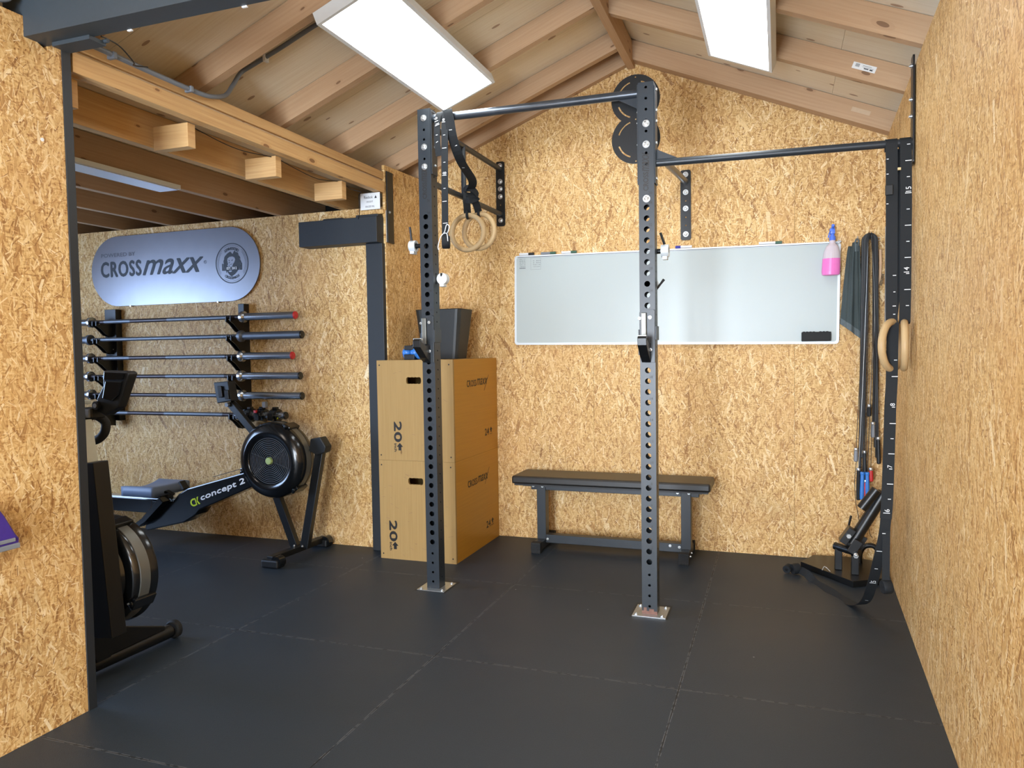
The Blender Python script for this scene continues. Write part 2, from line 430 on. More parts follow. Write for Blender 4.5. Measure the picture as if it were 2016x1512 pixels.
    def prism(s, outline, holes, o, e1, e2, th):
        """flat plate with holes: 2-D outline in frame (o,e1,e2), thickness th along e1 x e2 (negative side)"""
        o, e1, e2 = V3(o), V3(e1).normalized(), V3(e2).normalized(); n = e1.cross(e2)
        bm = bmesh.new(); loops = []
        for lp in [outline]+list(holes):
            vs = [bm.verts.new((x, y, 0)) for x, y in lp]
            es = [bm.edges.new((vs[i], vs[(i+1) % len(vs)])) for i in range(len(vs))]; loops.append(lp)
        bmesh.ops.triangle_fill(bm, use_beauty=True, use_dissolve=False, edges=bm.edges[:], normal=(0, 0, 1))
        def inside(pt, lp):
            c_ = False; j = len(lp)-1
            for i in range(len(lp)):
                if (lp[i][1] > pt[1]) != (lp[j][1] > pt[1]) and pt[0] < (lp[j][0]-lp[i][0])*(pt[1]-lp[i][1])/(lp[j][1]-lp[i][1])+lp[i][0]: c_ = not c_
                j = i
            return c_
        tris = []
        for f in bm.faces:
            ce = f.calc_center_median()
            if any(inside(ce, h) for h in holes): continue
            q = [tuple(v.co[:2]) for v in f.verts]
            ar = (q[1][0]-q[0][0])*(q[2][1]-q[0][1])-(q[2][0]-q[0][0])*(q[1][1]-q[0][1])
            tris.append(q if ar > 0 else q[::-1])
        bm.free()
        W = lambda x, y, z: o+e1*x+e2*y+n*z
        for q in tris:
            s.face([W(x, y, 0) for x, y in q], [(x, y) for x, y in q])
            s.face([W(x, y, -th) for x, y in q[::-1]], [(x, y) for x, y in q[::-1]])
        for li, lp in enumerate(loops):
            A = sum(lp[i][0]*lp[(i+1) % len(lp)][1]-lp[(i+1) % len(lp)][0]*lp[i][1] for i in range(len(lp)))
            if (A < 0) != (li > 0): lp = lp[::-1]
            for i in range(len(lp)):
                a, b = lp[i], lp[(i+1) % len(lp)]
                s.face([W(*a, -th), W(*b, -th), W(*b, 0), W(*a, 0)], [(0, 0), (1, 0), (1, th), (0, th)])
        return s
    def xf(s, mat, k0=0):
        for i in range(k0, len(s.v)): s.v[i] = tuple(mat @ V3(s.v[i]))
        return s

BASE = {}
def tag(o, label=None, cat=None, group=None, kind=None):
    if label: o['label'] = label
    if cat: o['category'] = cat
    if group: o['group'] = group
    if kind: o['kind'] = kind
    return o
def thing(name, label, cat, loc=(0, 0, 0), group=None):
    o = bpy.data.objects.new(name, None); C.objects.link(o); o.location = loc
    o.empty_display_size = .1
    BASE[o.name] = V3(loc); return tag(o, label, cat, group)
def obj(name, mb, mats, parent=None, smooth=False, bevel=0, label=None, weld=False):
    base = V3((0, 0, 0))
    if parent is not None: base = BASE.get(parent.name, V3((0, 0, 0)))
    me = bpy.data.meshes.new(name)
    me.from_pydata([tuple(V3(v)-base) for v in mb.v], [], mb.f)
    if not isinstance(mats, (list, tuple)): mats = [mats]
    for m_ in mats: me.materials.append(m_)
    ul = me.uv_layers.new(name='UVMap'); k = 0
    for fi, u in enumerate(mb.uv):
        for q in u: ul.data[k].uv = q; k += 1
        me.polygons[fi].material_index = mb.mi[fi]
    if smooth:
        for p in me.polygons: p.use_smooth = True
        try: me.set_sharp_from_angle(angle=radians(40))
        except Exception: pass
    me.update()
    o = bpy.data.objects.new(name, me); C.objects.link(o)
    if parent is not None: o.parent = parent; BASE[o.name] = base
    else: BASE[o.name] = V3((0, 0, 0))
    if bevel or weld:
        wm = o.modifiers.new('weld', 'WELD'); wm.merge_threshold = 1e-5
    if bevel:
        b = o.modifiers.new('bevel', 'BEVEL'); b.width = bevel; b.segments = 2; b.limit_method = 'ANGLE'; b.angle_limit = radians(35)
        b.harden_normals = False
    if label: o['label'] = label
    return o
def struct(name, mb, mat, bevel=0, smooth=False):
    o = obj(name, mb, mat, None, smooth, bevel); o['kind'] = 'structure'; return o
def single(name, mb, mat, label, cat, group=None, smooth=False, bevel=0, parent=None):
    """a thing that is one mesh; origin moved to its base"""
    xs = [v[0] for v in mb.v]; ys = [v[1] for v in mb.v]; zs = [v[2] for v in mb.v]
    b = V3(((min(xs)+max(xs))/2, (min(ys)+max(ys))/2, min(zs)))
    mb.v = [tuple(V3(v)-b) for v in mb.v]
    o = obj(name, mb, mat, None, smooth, bevel); o.location = b; BASE[o.name] = b
    return tag(o, label, cat, group)
def copy_tree(o, parent=None):
    c = o.copy(); C.objects.link(c)
    if parent is not None: c.parent = parent
    BASE[c.name] = BASE.get(o.name, V3((0, 0, 0)))
    for ch in list(o.children): copy_tree(ch, c)
    return c

# flat lettering
def text_polys(body, shear=0.0, spacing=1.0):
    cu = bpy.data.curves.new('lettering', 'FONT'); cu.body = body; cu.size = 1; cu.shear = shear; cu.space_character = spacing
    cu.resolution_u = 3
    ob = bpy.data.objects.new('lettering', cu); C.objects.link(ob)
    bpy.context.view_layer.update()
    me = ob.to_mesh()
    vs = [tuple(v.co[:2]) for v in me.vertices]; fs = [tuple(p.vertices) for p in me.polygons]
    ob.to_mesh_clear(); bpy.data.objects.remove(ob); bpy.data.curves.remove(cu)
    return vs, fs
def letters(mb, body, o, right, upv, width=None, height=None, shear=0.0, center=False, spacing=1.0, warp=None, bold=0):
    """lettering whose lower left corner is o; right/upv are world directions"""
    vs, fs = text_polys(body, shear, spacing)
    if not vs: return mb
    x0 = min(v[0] for v in vs); x1 = max(v[0] for v in vs); y0 = min(v[1] for v in vs); y1 = max(v[1] for v in vs)
    sx = (width/(x1-x0)) if width else None; sy = (height/(y1-y0)) if height else None
    if sx is None: sx = sy
    if sy is None: sy = sx
    right, upv, o = V3(right).normalized(), V3(upv).normalized(), V3(o); n = right.cross(upv)
    reps = [(0, 0)] if not bold else [(0, 0), (bold, 0), (-bold, 0), (0, bold), (0, -bold)]
    for ri, (bx_, by_) in enumerate(reps):
        P = []
        for (x, y) in vs:
            a, b = (x-x0)*sx+bx_, (y-y0)*sy+by_
            if center: a -= (x1-x0)*sx/2; b -= (y1-y0)*sy/2
            if warp: a, b = warp(a, b)
            P.append(tuple(o+right*a+upv*b+n*(ri*.00005)))
        for f in fs: mb.face([P[i] for i in f], [(0, 0)]*len(f))
    return mb
def bolt(mb, c, n, r=.011, h=.007, washer=True):
    n = V3(n).normalized(); c = V3(c)
    if washer: mb.lathe([(r*1.35, 0), (r*1.35, .0025)], c, n, 16)
    mb.lathe([(r*.9, .0025), (r*.85, h), (r*.45, h+.002), (r*.4, h)], c, n, 10)
    return mb
def circle(cx, cy, r, n=20, a0=0): return [(cx+r*cos(a0+2*pi*k/n), cy+r*sin(a0+2*pi*k/n)) for k in range(n)]
def rrect(x0, y0, x1, y1, r, n=5):
    P = []
    for cx, cy, a in ((x1-r, y1-r, 0), (x0+r, y1-r, pi/2), (x0+r, y0+r, pi), (x1-r, y0+r, 1.5*pi)):
        for k in range(n+1): P.append((cx+r*cos(a+pi/2*k/n), cy+r*sin(a+pi/2*k/n)))
    return P
X, Y, Z = V3((1, 0, 0)), V3((0, 1, 0)), V3((0, 0, 1))

# ================================================================== SETTING
W = 4.7506            # back wall
XR = 0.5775           # right wall at the back corner
def xr(y): return XR-0.0323*(W-y)
XP = -2.33            # partition face / left eave
WL = 4.23             # back wall of the left bay
RX = -0.87            # ridge
def zr(x): return 3.05-0.42*(x-RX)    # underside of the right rafters
def zl(x): return 3.04+0.39*(x-RX)    # underside of the left rafters

mb = MB(); mb.box((LEFT_X-.1, FRONT_Y-.1, -.08), (XR+.25, W+.35, 0.0)); 
struct('floor', mb, M['floor'])

def osb_boards(name, rects, o, e1, e2, th=.018, back=None, uvrot=False, gap=.0006):
    """rects: list of polygons (u,v) in the wall frame"""
    m = MB()
    for k, poly in enumerate(rects):
        cx = sum(p[0] for p in poly)/len(poly); cy = sum(p[1] for p in poly)/len(poly)
        q = [(x-gap*(1 if x > cx else -1), y-gap*(1 if y > cy else -1)) for x, y in poly]
        A = sum(q[i][0]*q[(i+1) % len(q)][1]-q[(i+1) % len(q)][0]*q[i][1] for i in range(len(q)))
        if A < 0: q = q[::-1]
        o_, a, b = V3(o), V3(e1), V3(e2); n = a.cross(b)
        off = (random.random()*7, random.random()*7)
        f = (lambda x, y: (y+off[0], x+off[1])) if uvrot and k % 2 else (lambda x, y: (x+off[0], y+off[1]))
        m.face([o_+a*x+b*y for x, y in q], [f(x, y) for x, y in q])
        m.face([o_+a*x+b*y-n*th for x, y in q[::-1]], [f(x, y) for x, y in q[::-1]])
        for i in range(len(q)):
            p0, p1 = q[i], q[(i+1) % len(q)]
            m.face([o_+a*p0[0]+b*p0[1]-n*th, o_+a*p1[0]+b*p1[1]-n*th, o_+a*p1[0]+b*p1[1], o_+a*p0[0]+b*p0[1]], [f(*p0), f(*p1), f(*p1), f(*p0)])
    if back:
        m.cur = 1; m.box(back[0], back[1])
    return m
# back wall (gable): sheets 1.22 wide up to 2.44, cross pieces above
S = [-2.35, -1.136, 0.086, XR+.02]
top = lambda x: (zr(x) if x > RX else zl(x))+.12
rects = [[(S[i], 0), (S[i+1], 0), (S[i+1], 2.44), (S[i], 2.44)] for i in range(3)]
rects += [[(S[0], 2.44), (RX, 2.44), (RX, top(RX)), (S[0], max(2.45, top(S[0])))], [(RX, 2.44), (.86, 2.44), (.86, top(.86)), (RX, top(RX))]]
# local frame: face normal must look to -Y : e1 = X, e2 = Z  -> X x Z = -Y
m = osb_boards('w', rects, (0, W, 0), X, Z, back=((-2.45, W+.02, -.0), (XR+.4, W+.1, 3.4)))
struct('wall_back', m, [M['osb'], M['darkboard']])
# side return wall between the left bay wall and the gable wall
m = osb_boards('w', [[(0, 0), (W-WL+.02, 0), (W-WL+.02, 2.455), (0, 2.44)]], (XP-.0, WL-.03, 0), Y, Z)   # Y x Z = X
struct('wall_return', m, [M['osb'], M['darkboard']])
# left bay back wall
m = osb_boards('w', [[(LEFT_X, 0), (-4.75, 0), (-4.75, 2.19), (LEFT_X, 2.19)], [(-4.75, 0), (-3.53, 0), (-3.53, 2.19), (-4.75, 2.19)], [(-3.53, 0), (XP-.02, 0), (XP-.02, 2.19), (-3.53, 2.19)]],
               (0, WL, 0), X, Z)
m.cur = 1; m.box((LEFT_X, WL+.02, 0), (XP-.03, WL+.07, 2.17))
struct('wall_left_bay', m, [M['osb'], M['darkboard']])
m = MB(); m.box((LEFT_X-.05, W, 0), (-2.46, W+.06, 2.6)); struct('wall_left_bay_outer', m, M['darkboard'])  # near-black colour stands in for the unlit void above the bay wall
# right wall, slightly out of parallel
e = V3((0.0323, 1, 0)).normalized()
rects = []
y0_ = FRONT_Y
seams = [FRONT_Y, -1.2, 0.3, 1.52, 2.74, 3.96, W+.03]
for a, b in zip(seams[:-1], seams[1:]): rects.append([(-b, 0), (-a, 0), (-a, 2.446), (-b, 2.446)])
m = osb_boards('w', rects, (xr(0), 0, 0), -e, Z)     # (-Y) x Z = -X
m.cur = 1; k0 = len(m.v); m.box((xr(0)+.02, FRONT_Y, 0), (xr(0)+.08, W+.1, 2.44)); 
for i in range(k0, len(m.v)): m.v[i] = (m.v[i][0]+.0323*m.v[i][1], m.v[i][1], m.v[i][2])
struct('wall_right', m, [M['osb'], M['darkboard']])
struct('wall_right_outer', MB().box((.87, FRONT_Y, 2.2), (.93, W+.1, 2.6)), M['darkboard'])
# partition on the left, its top notched for the steel beam
PE = 1.955
rects = [[(FRONT_Y, 0), (-.6, 0), (-.6, 2.385), (FRONT_Y, 2.385)], [(-.6, 0), (.62, 0), (.62, 2.385), (-.6, 2.385)],
         [(.62, 0), (PE, 0), (PE, 2.325), (1.905, 2.335), (1.905, 2.30), (1.835, 2.335), (1.835, 2.385), (.62, 2.385)]]
m = osb_boards('w', rects, (XP, 0, 0), Y, Z, gap=.0004)
m.cur = 1; m.box((XP-.02, FRONT_Y, 0), (XP-.09, PE, 2.30))
struct('wall_partition', m, [M['osb'], M['darkboard']])
m = MB(); m.box((LEFT_X-.06, FRONT_Y, 0), (LEFT_X, 1.3, 2.4)); m.box((LEFT_X-.06, 3.3, 0), (LEFT_X, W, 2.4)); m.box((LEFT_X-.06, 1.3, 0), (LEFT_X, 3.3, .6)); m.box((LEFT_X-.06, 1.3, 1.9), (LEFT_X, 3.3, 2.4))
struct('wall_left', m, M['osb'])
# front wall behind the camera with its window openings, the left one enlarged for fill light
m = MB()
def fw(x0, x1, z0, z1): m.box((x0, FRONT_Y-.06, z0), (x1, FRONT_Y, z1))
fw(LEFT_X, -1.9, 0, 2.5); fw(-1.9, -.65, 2.2, 2.5); fw(-.65, -.1, 0, 2.5); fw(-.1, .46, 0, 1.41); fw(-.1, .46, 2.03, 2.5); fw(.46, .95, 0, 2.5); fw(-3.0, .95, 2.5, 3.3)
struct('wall_front', m, M['osb'])
for i, (a, b, c_, d) in enumerate(((-1.9, -.65, .0, 2.2), (-.1, .46, 1.41, 2.03))):
    m = MB(); t_ = .03
    m.box((a, FRONT_Y-.05, c_), (a+t_, FRONT_Y+.01, d)); m.box((b-t_, FRONT_Y-.05, c_), (b, FRONT_Y+.01, d)); m.box((a, FRONT_Y-.05, c_), (b, FRONT_Y+.01, c_+t_)); m.box((a, FRONT_Y-.05, d-t_), (b, FRONT_Y+.01, d))
    if i == 0: m.box(((a+b)/2-.06, FRONT_Y-.05, c_), ((a+b)/2+.06, FRONT_Y+.01, d))
    struct('window_%d' % (i+1), m, M['glass'])

# roof sheathing
def slope(x0, x1, zf, dz, y0, y1, th, mat, name, cols):
    m = MB()
    for a, b in zip(cols[:-1], cols[1:]):
        xs = (x0, x1); o = (random.random()*9, random.random()*9)
        L = sqrt((x1-x0)**2+(zf(x1)-zf(x0))**2)
        P = [(x0, a+.0012, zf(x0)+dz), (x1, a+.0012, zf(x1)+dz), (x1, b-.0012, zf(x1)+dz), (x0, b-.0012, zf(x0)+dz)]
        U = [(0+o[0], a+o[1]), (L+o[0], a+o[1]), (L+o[0], b+o[1]), (0+o[0], b+o[1])]
        m.face([P[0], P[3], P[2], P[1]], [U[0], U[3], U[2], U[1]])
        Q = [(p[0], p[1], p[2]+th) for p in P]; m.face(Q, U)
        for i in range(4):
            j = (i+1) % 4; m.face([P[i], P[j], Q[j], Q[i]], [(0, 0)]*4)
    m.box((min(x0, x1), y0, max(zf(x0), zf(x1))+dz+.2), (max(x0, x1), y1, max(zf(x0), zf(x1))+dz+.25))
    return struct(name, m, mat)
slope(-2.93, RX, zl, .12, FRONT_Y, W+.05, .018, M['ply'], 'ceiling_left_slope', [FRONT_Y-.1, -1.3, -.08, 1.14, 2.36, 3.58, W+.05])
# right slope sheathing has joints running both ways
slope(RX, .28, zr, .12, FRONT_Y, W+.05, .018, M['ply'], 'ceiling_right_slope', [FRONT_Y-.1, W+.05])
slope(.2812, .92, zr, .12, FRONT_Y, W+.05, .018, M['ply'], 'ceiling_right_eave', [FRONT_Y-.1, W+.05])
# flat roof of the left bay
m = MB(); m.box((LEFT_X-.06, FRONT_Y, 2.345), (-2.35, W+.05, 2.363)); struct('ceiling_left_bay', m, M['ply'])

# ridge board and rafters
m = MB(); m.box((RX-.025, FRONT_Y, 3.015), (RX+.02, W-.002, 3.150))
single('ridge_board', m, M['rafter'], 'long pine ridge board at the peak of the roof', 'beam')
RW_ = .045
ordn = ['first', 'second', 'third', 'fourth', 'fifth', 'sixth', 'seventh', 'eighth', 'ninth']
def rafter(side, y, name, label, grp, t_=RW_):
    f, x0, x1 = (zl, RX-.025, -2.62) if side == 'L' else (zr, RX+.02, .86)
    m = MB(); o = (random.random()*9, random.random()*9); L = abs(x1-x0)*1.08
    A = [(x0, f(x0)), (x1, f(x1)), (x1, f(x1)+.117), (x0, f(x0)+.117)]; u = [0, L, L, 0]; v = [0, 0, .12, .12]
    uvA = [(u[i]+o[0], v[i]+o[1]) for i in range(4)]
    ya, yb = y, y+t_
    F = [[(p[0], ya, p[1]) for p in A], [(p[0], yb, p[1]) for p in A][::-1]]
    if side == 'L': F = [F[0][::-1], F[1][::-1]]; m.face(F[0], uvA[::-1]); m.face(F[1], uvA)
    else: m.face(F[0], uvA); m.face(F[1], uvA[::-1])
    for i in range(4):
        j = (i+1) % 4; q = [(A[i][0], ya, A[i][1]), (A[i][0], yb, A[i][1]), (A[j][0], yb, A[j][1]), (A[j][0], ya, A[j][1])]
        uu = [(u[i]+o[0], o[1]+.3), (u[i]+o[0], o[1]+.35), (u[j]+o[0], o[1]+.35), (u[j]+o[0], o[1]+.3)]
        if i in (1, 3): uu = [(o[0]+.001*k, o[1]+.02*k) for k in range(4)]
        m.face(q if side == 'R' else q[::-1], uu if side == 'R' else uu[::-1])
    single(name, m, M['rafter'], label, 'rafter', grp)
for i, y in enumerate([W-.05, 4.43, 3.86, 3.28, 2.70, 2.12]):
    rafter('L', y, 'rafter', 'left-slope pine rafter, %s counted from the chipboard gable wall' % ordn[i], 'rafters of the left roof slope')
for i, y in enumerate([W-.09, 3.985, 3.415, 2.835, 2.26]):
    rafter('R', y, 'rafter', 'right-slope pine rafter, %s counted from the chipboard gable wall' % ordn[i], 'rafters of the right roof slope', .082 if i == 0 else RW_)
m = MB()
for y in (1.54, .96, .38, -.2, -.78, -1.36, -1.94): 
    m.obox((RX+.02, y, zr(RX)+.058), (.45, y, zr(.45)+.058), .045, .11, side=Y); m.obox((RX-.025, y, zl(RX)+.058), (-2.6, y, zl(-2.6)+.058), .045, .11, side=Y)
struct('ceiling_rafters', m, M['rafter'])

# ------------------------------------------------------------------ eave beams and joists of the left bay
def beam(name, lo, hi, mat, label, cat, group=None, bevel=.0015):
    return single(name, MB().box(lo, hi), mat, label, cat, group, bevel=bevel)
beam('eave_beam', (XP-.05, 2.0, 2.266), (XP, 4.205, 2.336), M['pine'], 'long pale pine eave beam over the opening to the left bay', 'beam')
beam('eave_board', (XP-.045, 2.0, 2.350), (XP-.004, 4.20, 2.396), M['pine'], 'narrow pine board lying along the top of the eave beam', 'beam')
beam('eave_packer', (XP-.2, 2.0, 2.336), (XP-.022, 4.20, 2.350), M['rafter'], 'thin brown wood strip between the eave beam and its top board', 'board')
for i, y in enumerate((2.598, 3.194, 3.800)):
    beam('joist_stub', (-2.575, y, 2.163), (-2.387, y+.045, 2.265), M['pine'], 'short pine joist block under the eave beam, %s' % ('nearest to the viewer', 'middle one of three', 'farthest, next to the white notice')[i], 'joist', 'joist blocks under the eave beam')
beam('joist_stub', (-2.575, 2.02, 2.163), (-2.387, 2.065, 2.265), M['pine'], 'short pine joist block hidden against the black partition trim', 'joist', 'joist blocks under the eave beam')
js = [-2.62, -3.12, -3.565, -4.045, -4.50, -4.97, -5.42]
for i, x in enumerate(js):
    beam('ceiling_joist', (x-.045, 1.2, 2.190), (x, W-.01, 2.343), M['pine'] if i == 0 else M['rafter'],
         'pine joist under the flat ceiling of the left bay, %s from the eave beam' % ordn[i], 'joist', 'ceiling joists of the left bay')
# black header stub and post on the bay wall
m = MB(); m.box((-2.915, 4.115, 1.953), (-2.345, WL-.002, 2.112)); m.box((-2.74, 4.13, 2.112), (-2.6, WL-.002, 2.122)); m.box((-2.50, 4.13, 2.112), (-2.345, WL-.002, 2.128))
single('steel_header', m, M['darksteel'], 'short black steel header beam on the left bay wall, right of the silver sign', 'beam', bevel=.003)
m = MB(); m.box((-2.455, 4.165, 0), (-2.338, WL-.002, 1.952))
single('steel_column', m, M['darksteel'], 'black steel column behind the plywood boxes, under the black header', 'column', bevel=.003)
t = thing('mounting_angle', 'upright black flat steel bracket on the end of the eave beam', 'bracket', (-2.325, 4.20, 1.955))
obj('flange', MB().box((-2.327, 4.212, 1.958), (-2.319, 4.292, 2.405)), M['frameblk'], t, bevel=.002)
obj('flange', MB().box((-2.344, 4.207, 1.962), (-2.327, 4.215, 2.16)), M['zinc'], t, bevel=.001, label='bare metal edge of the bracket')
mbx = MB(); bolt(mbx, (-2.318, 4.235, 2.15), X, .006); obj('bolt', mbx, M['zinc'], t)
# OSB strip + paper notice
single('ledge_strip', MB().box((-2.50, 4.185, 2.137), (-2.335, WL-.002, 2.165)), M['osb'], 'small chipboard ledge strip on top of the black header', 'board')
t = thing('notice', 'small white printed notice leaning above the black header', 'sign', (-2.40, 4.15, 2.158))
R_ = Matrix.Rotation(radians(-1), 3, 'Z')
obj('card', MB().box((-2.474, 4.147, 2.160), (-2.336, 4.151, 2.262)), M['paper'], t)
m = MB(); letters(m, 'Reebok', (-2.447, 4.1465, 2.228), X, Z, .062, .017); 
m.face([(-2.374, 4.1465, 2.228), (-2.356, 4.1465, 2.228), (-2.365, 4.1465, 2.246)])
letters(m, 'CROSSFIT', (-2.432, 4.1465, 2.203), X, Z, .048, .011); letters(m, 'VAN DER WAL', (-2.440, 4.1465, 2.173), X, Z, .066, .012)
obj('lettering', m, M['ink'], t)
m = MB(); pts = [(-2.41, 3.25, 2.262), (-2.42, 3.4, 2.25), (-2.415, 3.6, 2.236), (-2.41, 3.79, 2.262)]
def smooth_path(P, n=6):
    P = [V3(p) for p in P]; out = []
    for i in range(len(P)-1):
        p0 = P[max(0, i-1)]; p1 = P[i]; p2 = P[i+1]; p3 = P[min(len(P)-1, i+2)]
        for k in range(n):
            t_ = k/n; out.append(.5*((2*p1)+(p2-p0)*t_+(2*p0-5*p1+4*p2-p3)*t_*t_+(3*p1-3*p2+p3-p0)*t_**3))
    out.append(P[-1]); return out
m.tube(smooth_path(pts), .0022, 6)
m.tube(smooth_path([(-2.41, 2.65, 2.262), (-2.42, 2.85, 2.245), (-2.42, 3.0, 2.243), (-2.41, 3.19, 2.26)]), .0022, 6)
m.tube(smooth_path([(-2.41, 3.85, 2.262), (-2.42, 3.95, 2.25), (-2.44, 4.1, 2.262), (-2.478, 4.14, 2.25), (-2.479, 4.142, 2.15), (-2.47, 4.11, 2.10)]), .0022, 6)
single('light_cable', m, M['cable'], 'thin black cable drooping between the joist blocks', 'cable')

# trim, steel beam
m = MB(); m.box((XP-.012, PE, 0), (XP+.004, PE+.034, 2.372)); m.box((XP-.10, PE+.006, 0), (XP-.012, PE+.012, 2.3))
tr = struct('trim_1', m, M['trim'], bevel=.001)
m = MB(); m.box((-2.42, 1.82, 2.318), (-2.33-.002, 1.905, 2.52)); m.box((-2.332, 1.82, 2.318), (xr(1.86)-.01, 1.905, 2.52))
sb = single('steel_beam', m, M['steelbeam'], 'heavy dark grey steel beam crossing the top left corner overhead', 'beam')
m = MB(); m.box((-2.285, 1.885, 2.304), (-2.12, 1.95, 2.3175)); m.cyl((-2.125, 1.945, 2.318), (-2.105, 1.945, 2.318), .007, 10)
single('beam_bracket', m, M['steelbeam'], 'small dark flat bracket under the steel beam, right of the trim', 'bracket')
for x, w_ in ((-1.98, 'left'), (-1.53, 'right')):
    m = MB()
    for k in range(3): m.box((x+k*.006, 1.9052, 2.314), (x+k*.006+.0059, 1.912, 2.318+.016*(k % 2)))
    single('cable_tie', m, M['white'], 'white cable tie end on the far edge of the steel beam, %s one' % w_, 'cable tie')
t = thing('conduit', 'grey plastic conduit along the eave that bends up the roof to the lamp', 'conduit', (-2.3, 2.0, 2.36))
m = MB(); m.tube(smooth_path([(-2.322, 1.97, 2.372), (-2.300, 2.05, 2.372), (-2.298, 2.3, 2.368), (-2.298, 2.56, 2.368), (-2.300, 2.66, 2.380), (-2.318, 2.76, 2.420), (-2.345, 2.84, 2.490), (-2.335, 2.887, 2.562), (-2.28, 2.895, 2.590), (-2.135, 2.905, 2.648), (-1.9, 2.91, 2.738), (-1.805, 2.91, 2.735)], 7), .010, 12)
obj('tube', m, M['conduit'], t, smooth=True)
for p in ((-2.298, 2.14, 2.368), (-2.298, 2.52, 2.368)):
    m = MB(); m.box((p[0]-.02, p[1]-.008, p[2]-.014), (p[0]+.016, p[1]+.008, p[2]+.011)); obj('clip', m, M['conduit'], t, bevel=.003)
m = MB(); m.box((-2.215, 2.890, 2.60), (-2.200, 2.918, 2.64)); obj('clip', m, M['white'], t, bevel=.002, label='white conduit clip')
m = MB(); m.tube(smooth_path([(-2.14, 1.95, 2.34), (-2.17, 2.05, 2.35), (-2.21, 2.15, 2.335), (-2.27, 2.21, 2.352), (-2.295, 2.3, 2.38)]), .0025, 6)
single('loose_cable', m, M['cable'], 'thin black cable hanging from the steel beam to the grey conduit', 'cable')
# cables over the partition at the very left
m = MB()
for k in range(3): m.tube(smooth_path([(-2.345+.0*k, 1.50, 2.405+.012*k), (-2.335, 1.66, 2.398+.016*k), (-2.33, 1.76, 2.41+.012*k), (-2.325, 1.79, 2.46), (-2.33, 1.80, 2.54)]), .008, 8)
single('cable_bundle', m, M['conduit'], 'bundle of grey cables lying on the partition top, upper left corner', 'cable')

# ------------------------------------------------------------------ LED panels
def led_panel(f, x0, x1, y0, y1, drop, label, slopev, emitm):
    """flat box lamp parallel to the roof slope"""
    a = V3((x0, y0, f(x0)-drop)); b = V3((x1, y0, f(x1)-drop)); e1 = (b-a).normalized(); wd = (b-a).length; e2 = Y; n = e1.cross(e2)
    if n.z < 0: n = -n
    t = thing('ceiling_lamp', label, 'ceiling lamp', tuple((a+b)/2+Y*(y1-y0)/2))
    L = y1-y0; fr = .016; H = .055
    def sl(m, u0, u1, v0, v1, h0, h1):
        k0 = len(m.v); m.box((u0, v0, h0), (u1, v1, h1)); R = Matrix((e1, e2, n)).transposed()
        for i in range(k0, len(m.v)): m.v[i] = tuple(R @ V3(m.v[i])+a)
    m = MB(); sl(m, 0, fr, 0, L, 0, H); sl(m, wd-fr, wd, 0, L, 0, H); sl(m, fr, wd-fr, 0, fr, 0, H); sl(m, fr, wd-fr, L-fr, L, 0, H); sl(m, fr, wd-fr, fr, L-fr, H-.01, H)
    obj('frame', m, M['panelwhite'], t)
    m = MB(); sl(m, fr, wd-fr, fr, L-fr, .004, .009); obj('diffuser', m, emitm, t, label='glowing white diffuser')
    return t
led_panel(zl, -1.795, -1.475, 2.70, 3.925, .060, 'long glowing white lamp on the left roof slope, near the eave', None, M['glow'])
led_panel(zr, -.345, -.035, 2.83, 4.05, .060, 'long glowing white lamp on the right roof slope, cut by the top edge', None, M['glow'])
led_panel(zl, -1.795, -1.475, -1.9, -.68, .060, 'added fill lamp on the left roof slope behind the viewer, out of view', None, M['glow'])  # unseen lamp added to even out the room light
led_panel(zr, -.345, -.035, -1.9, -.68, .060, 'added fill lamp on the right roof slope behind the viewer, out of view', None, M['glow'])  # its unseen partner, added for the same fill
t = thing('ceiling_lamp', 'white lamp box between the joists of the left bay ceiling', 'ceiling lamp', (-3.33, 2.6, 2.165))
obj('frame', MB().box((-3.20, 2.05, 2.166), (-3.055, 3.26, 2.189)), M['panelwhite'], t)
obj('diffuser', MB().box((-3.19, 2.06, 2.162), (-3.065, 3.25, 2.167)), M['alu'], t, label='unlit diffuser')
t = thing('ceiling_lamp', 'added fill lamp under the bay joists, unseen behind the chipboard partition', 'ceiling lamp', (-3.35, 1.3, 2.15))  # hidden lamp added to light the left bay
M['glow2'] = emit('bay_fill_diffuser', (1.0, .84, .72, 1), 5.2)
obj('frame', MB().box((-3.52, .55, 2.150), (-3.20, 1.75, 2.189)), M['panelwhite'], t)
obj('diffuser', MB().box((-3.50, .57, 2.146), (-3.22, 1.73, 2.151)), M['glow2'], t)

# paper label and tape on the right rafters
def on_rafter(name, y, x0, x1, dz, h, mat, label, cat, content=None):
    f = zr; m = MB(); a = V3((x0, y, f(x0)+dz)); e1 = V3((1, 0, -.42)).normalized(); e2 = V3((.42, 0, 1)).normalized(); L = (x1-x0)*1.085
    m.face([a, a+e1*L, a+e1*L+e2*h, a+e2*h]); m.face([a+Y*.0008, a+e2*h+Y*.0008, a+e1*L+e2*h+Y*.0008, a+e1*L+Y*.0008])
    if content:
        m.cur = 1
        for (u0, u1, v0, v1) in content: m.face([a-Y*.0004+e1*(L*u0)+e2*(h*v0), a-Y*.0004+e1*(L*u1)+e2*(h*v0), a-Y*.0004+e1*(L*u1)+e2*(h*v1), a-Y*.0004+e1*(L*u0)+e2*(h*v1)])
    return single(name, m, [mat, M['ink']], label, cat)
on_rafter('paper_label', 3.984, .325, .425, .045, .03, M['paper'], 'white bar-code label stuck on a right-slope rafter', 'label', [(.12+.03*k, .135+.03*k, .35, .85) for k in range(6)]+[(.42, .8, .7, .75), (.42, .9, .5, .54), (.5, .7, .25, .4), (.75, .88, .2, .4)])
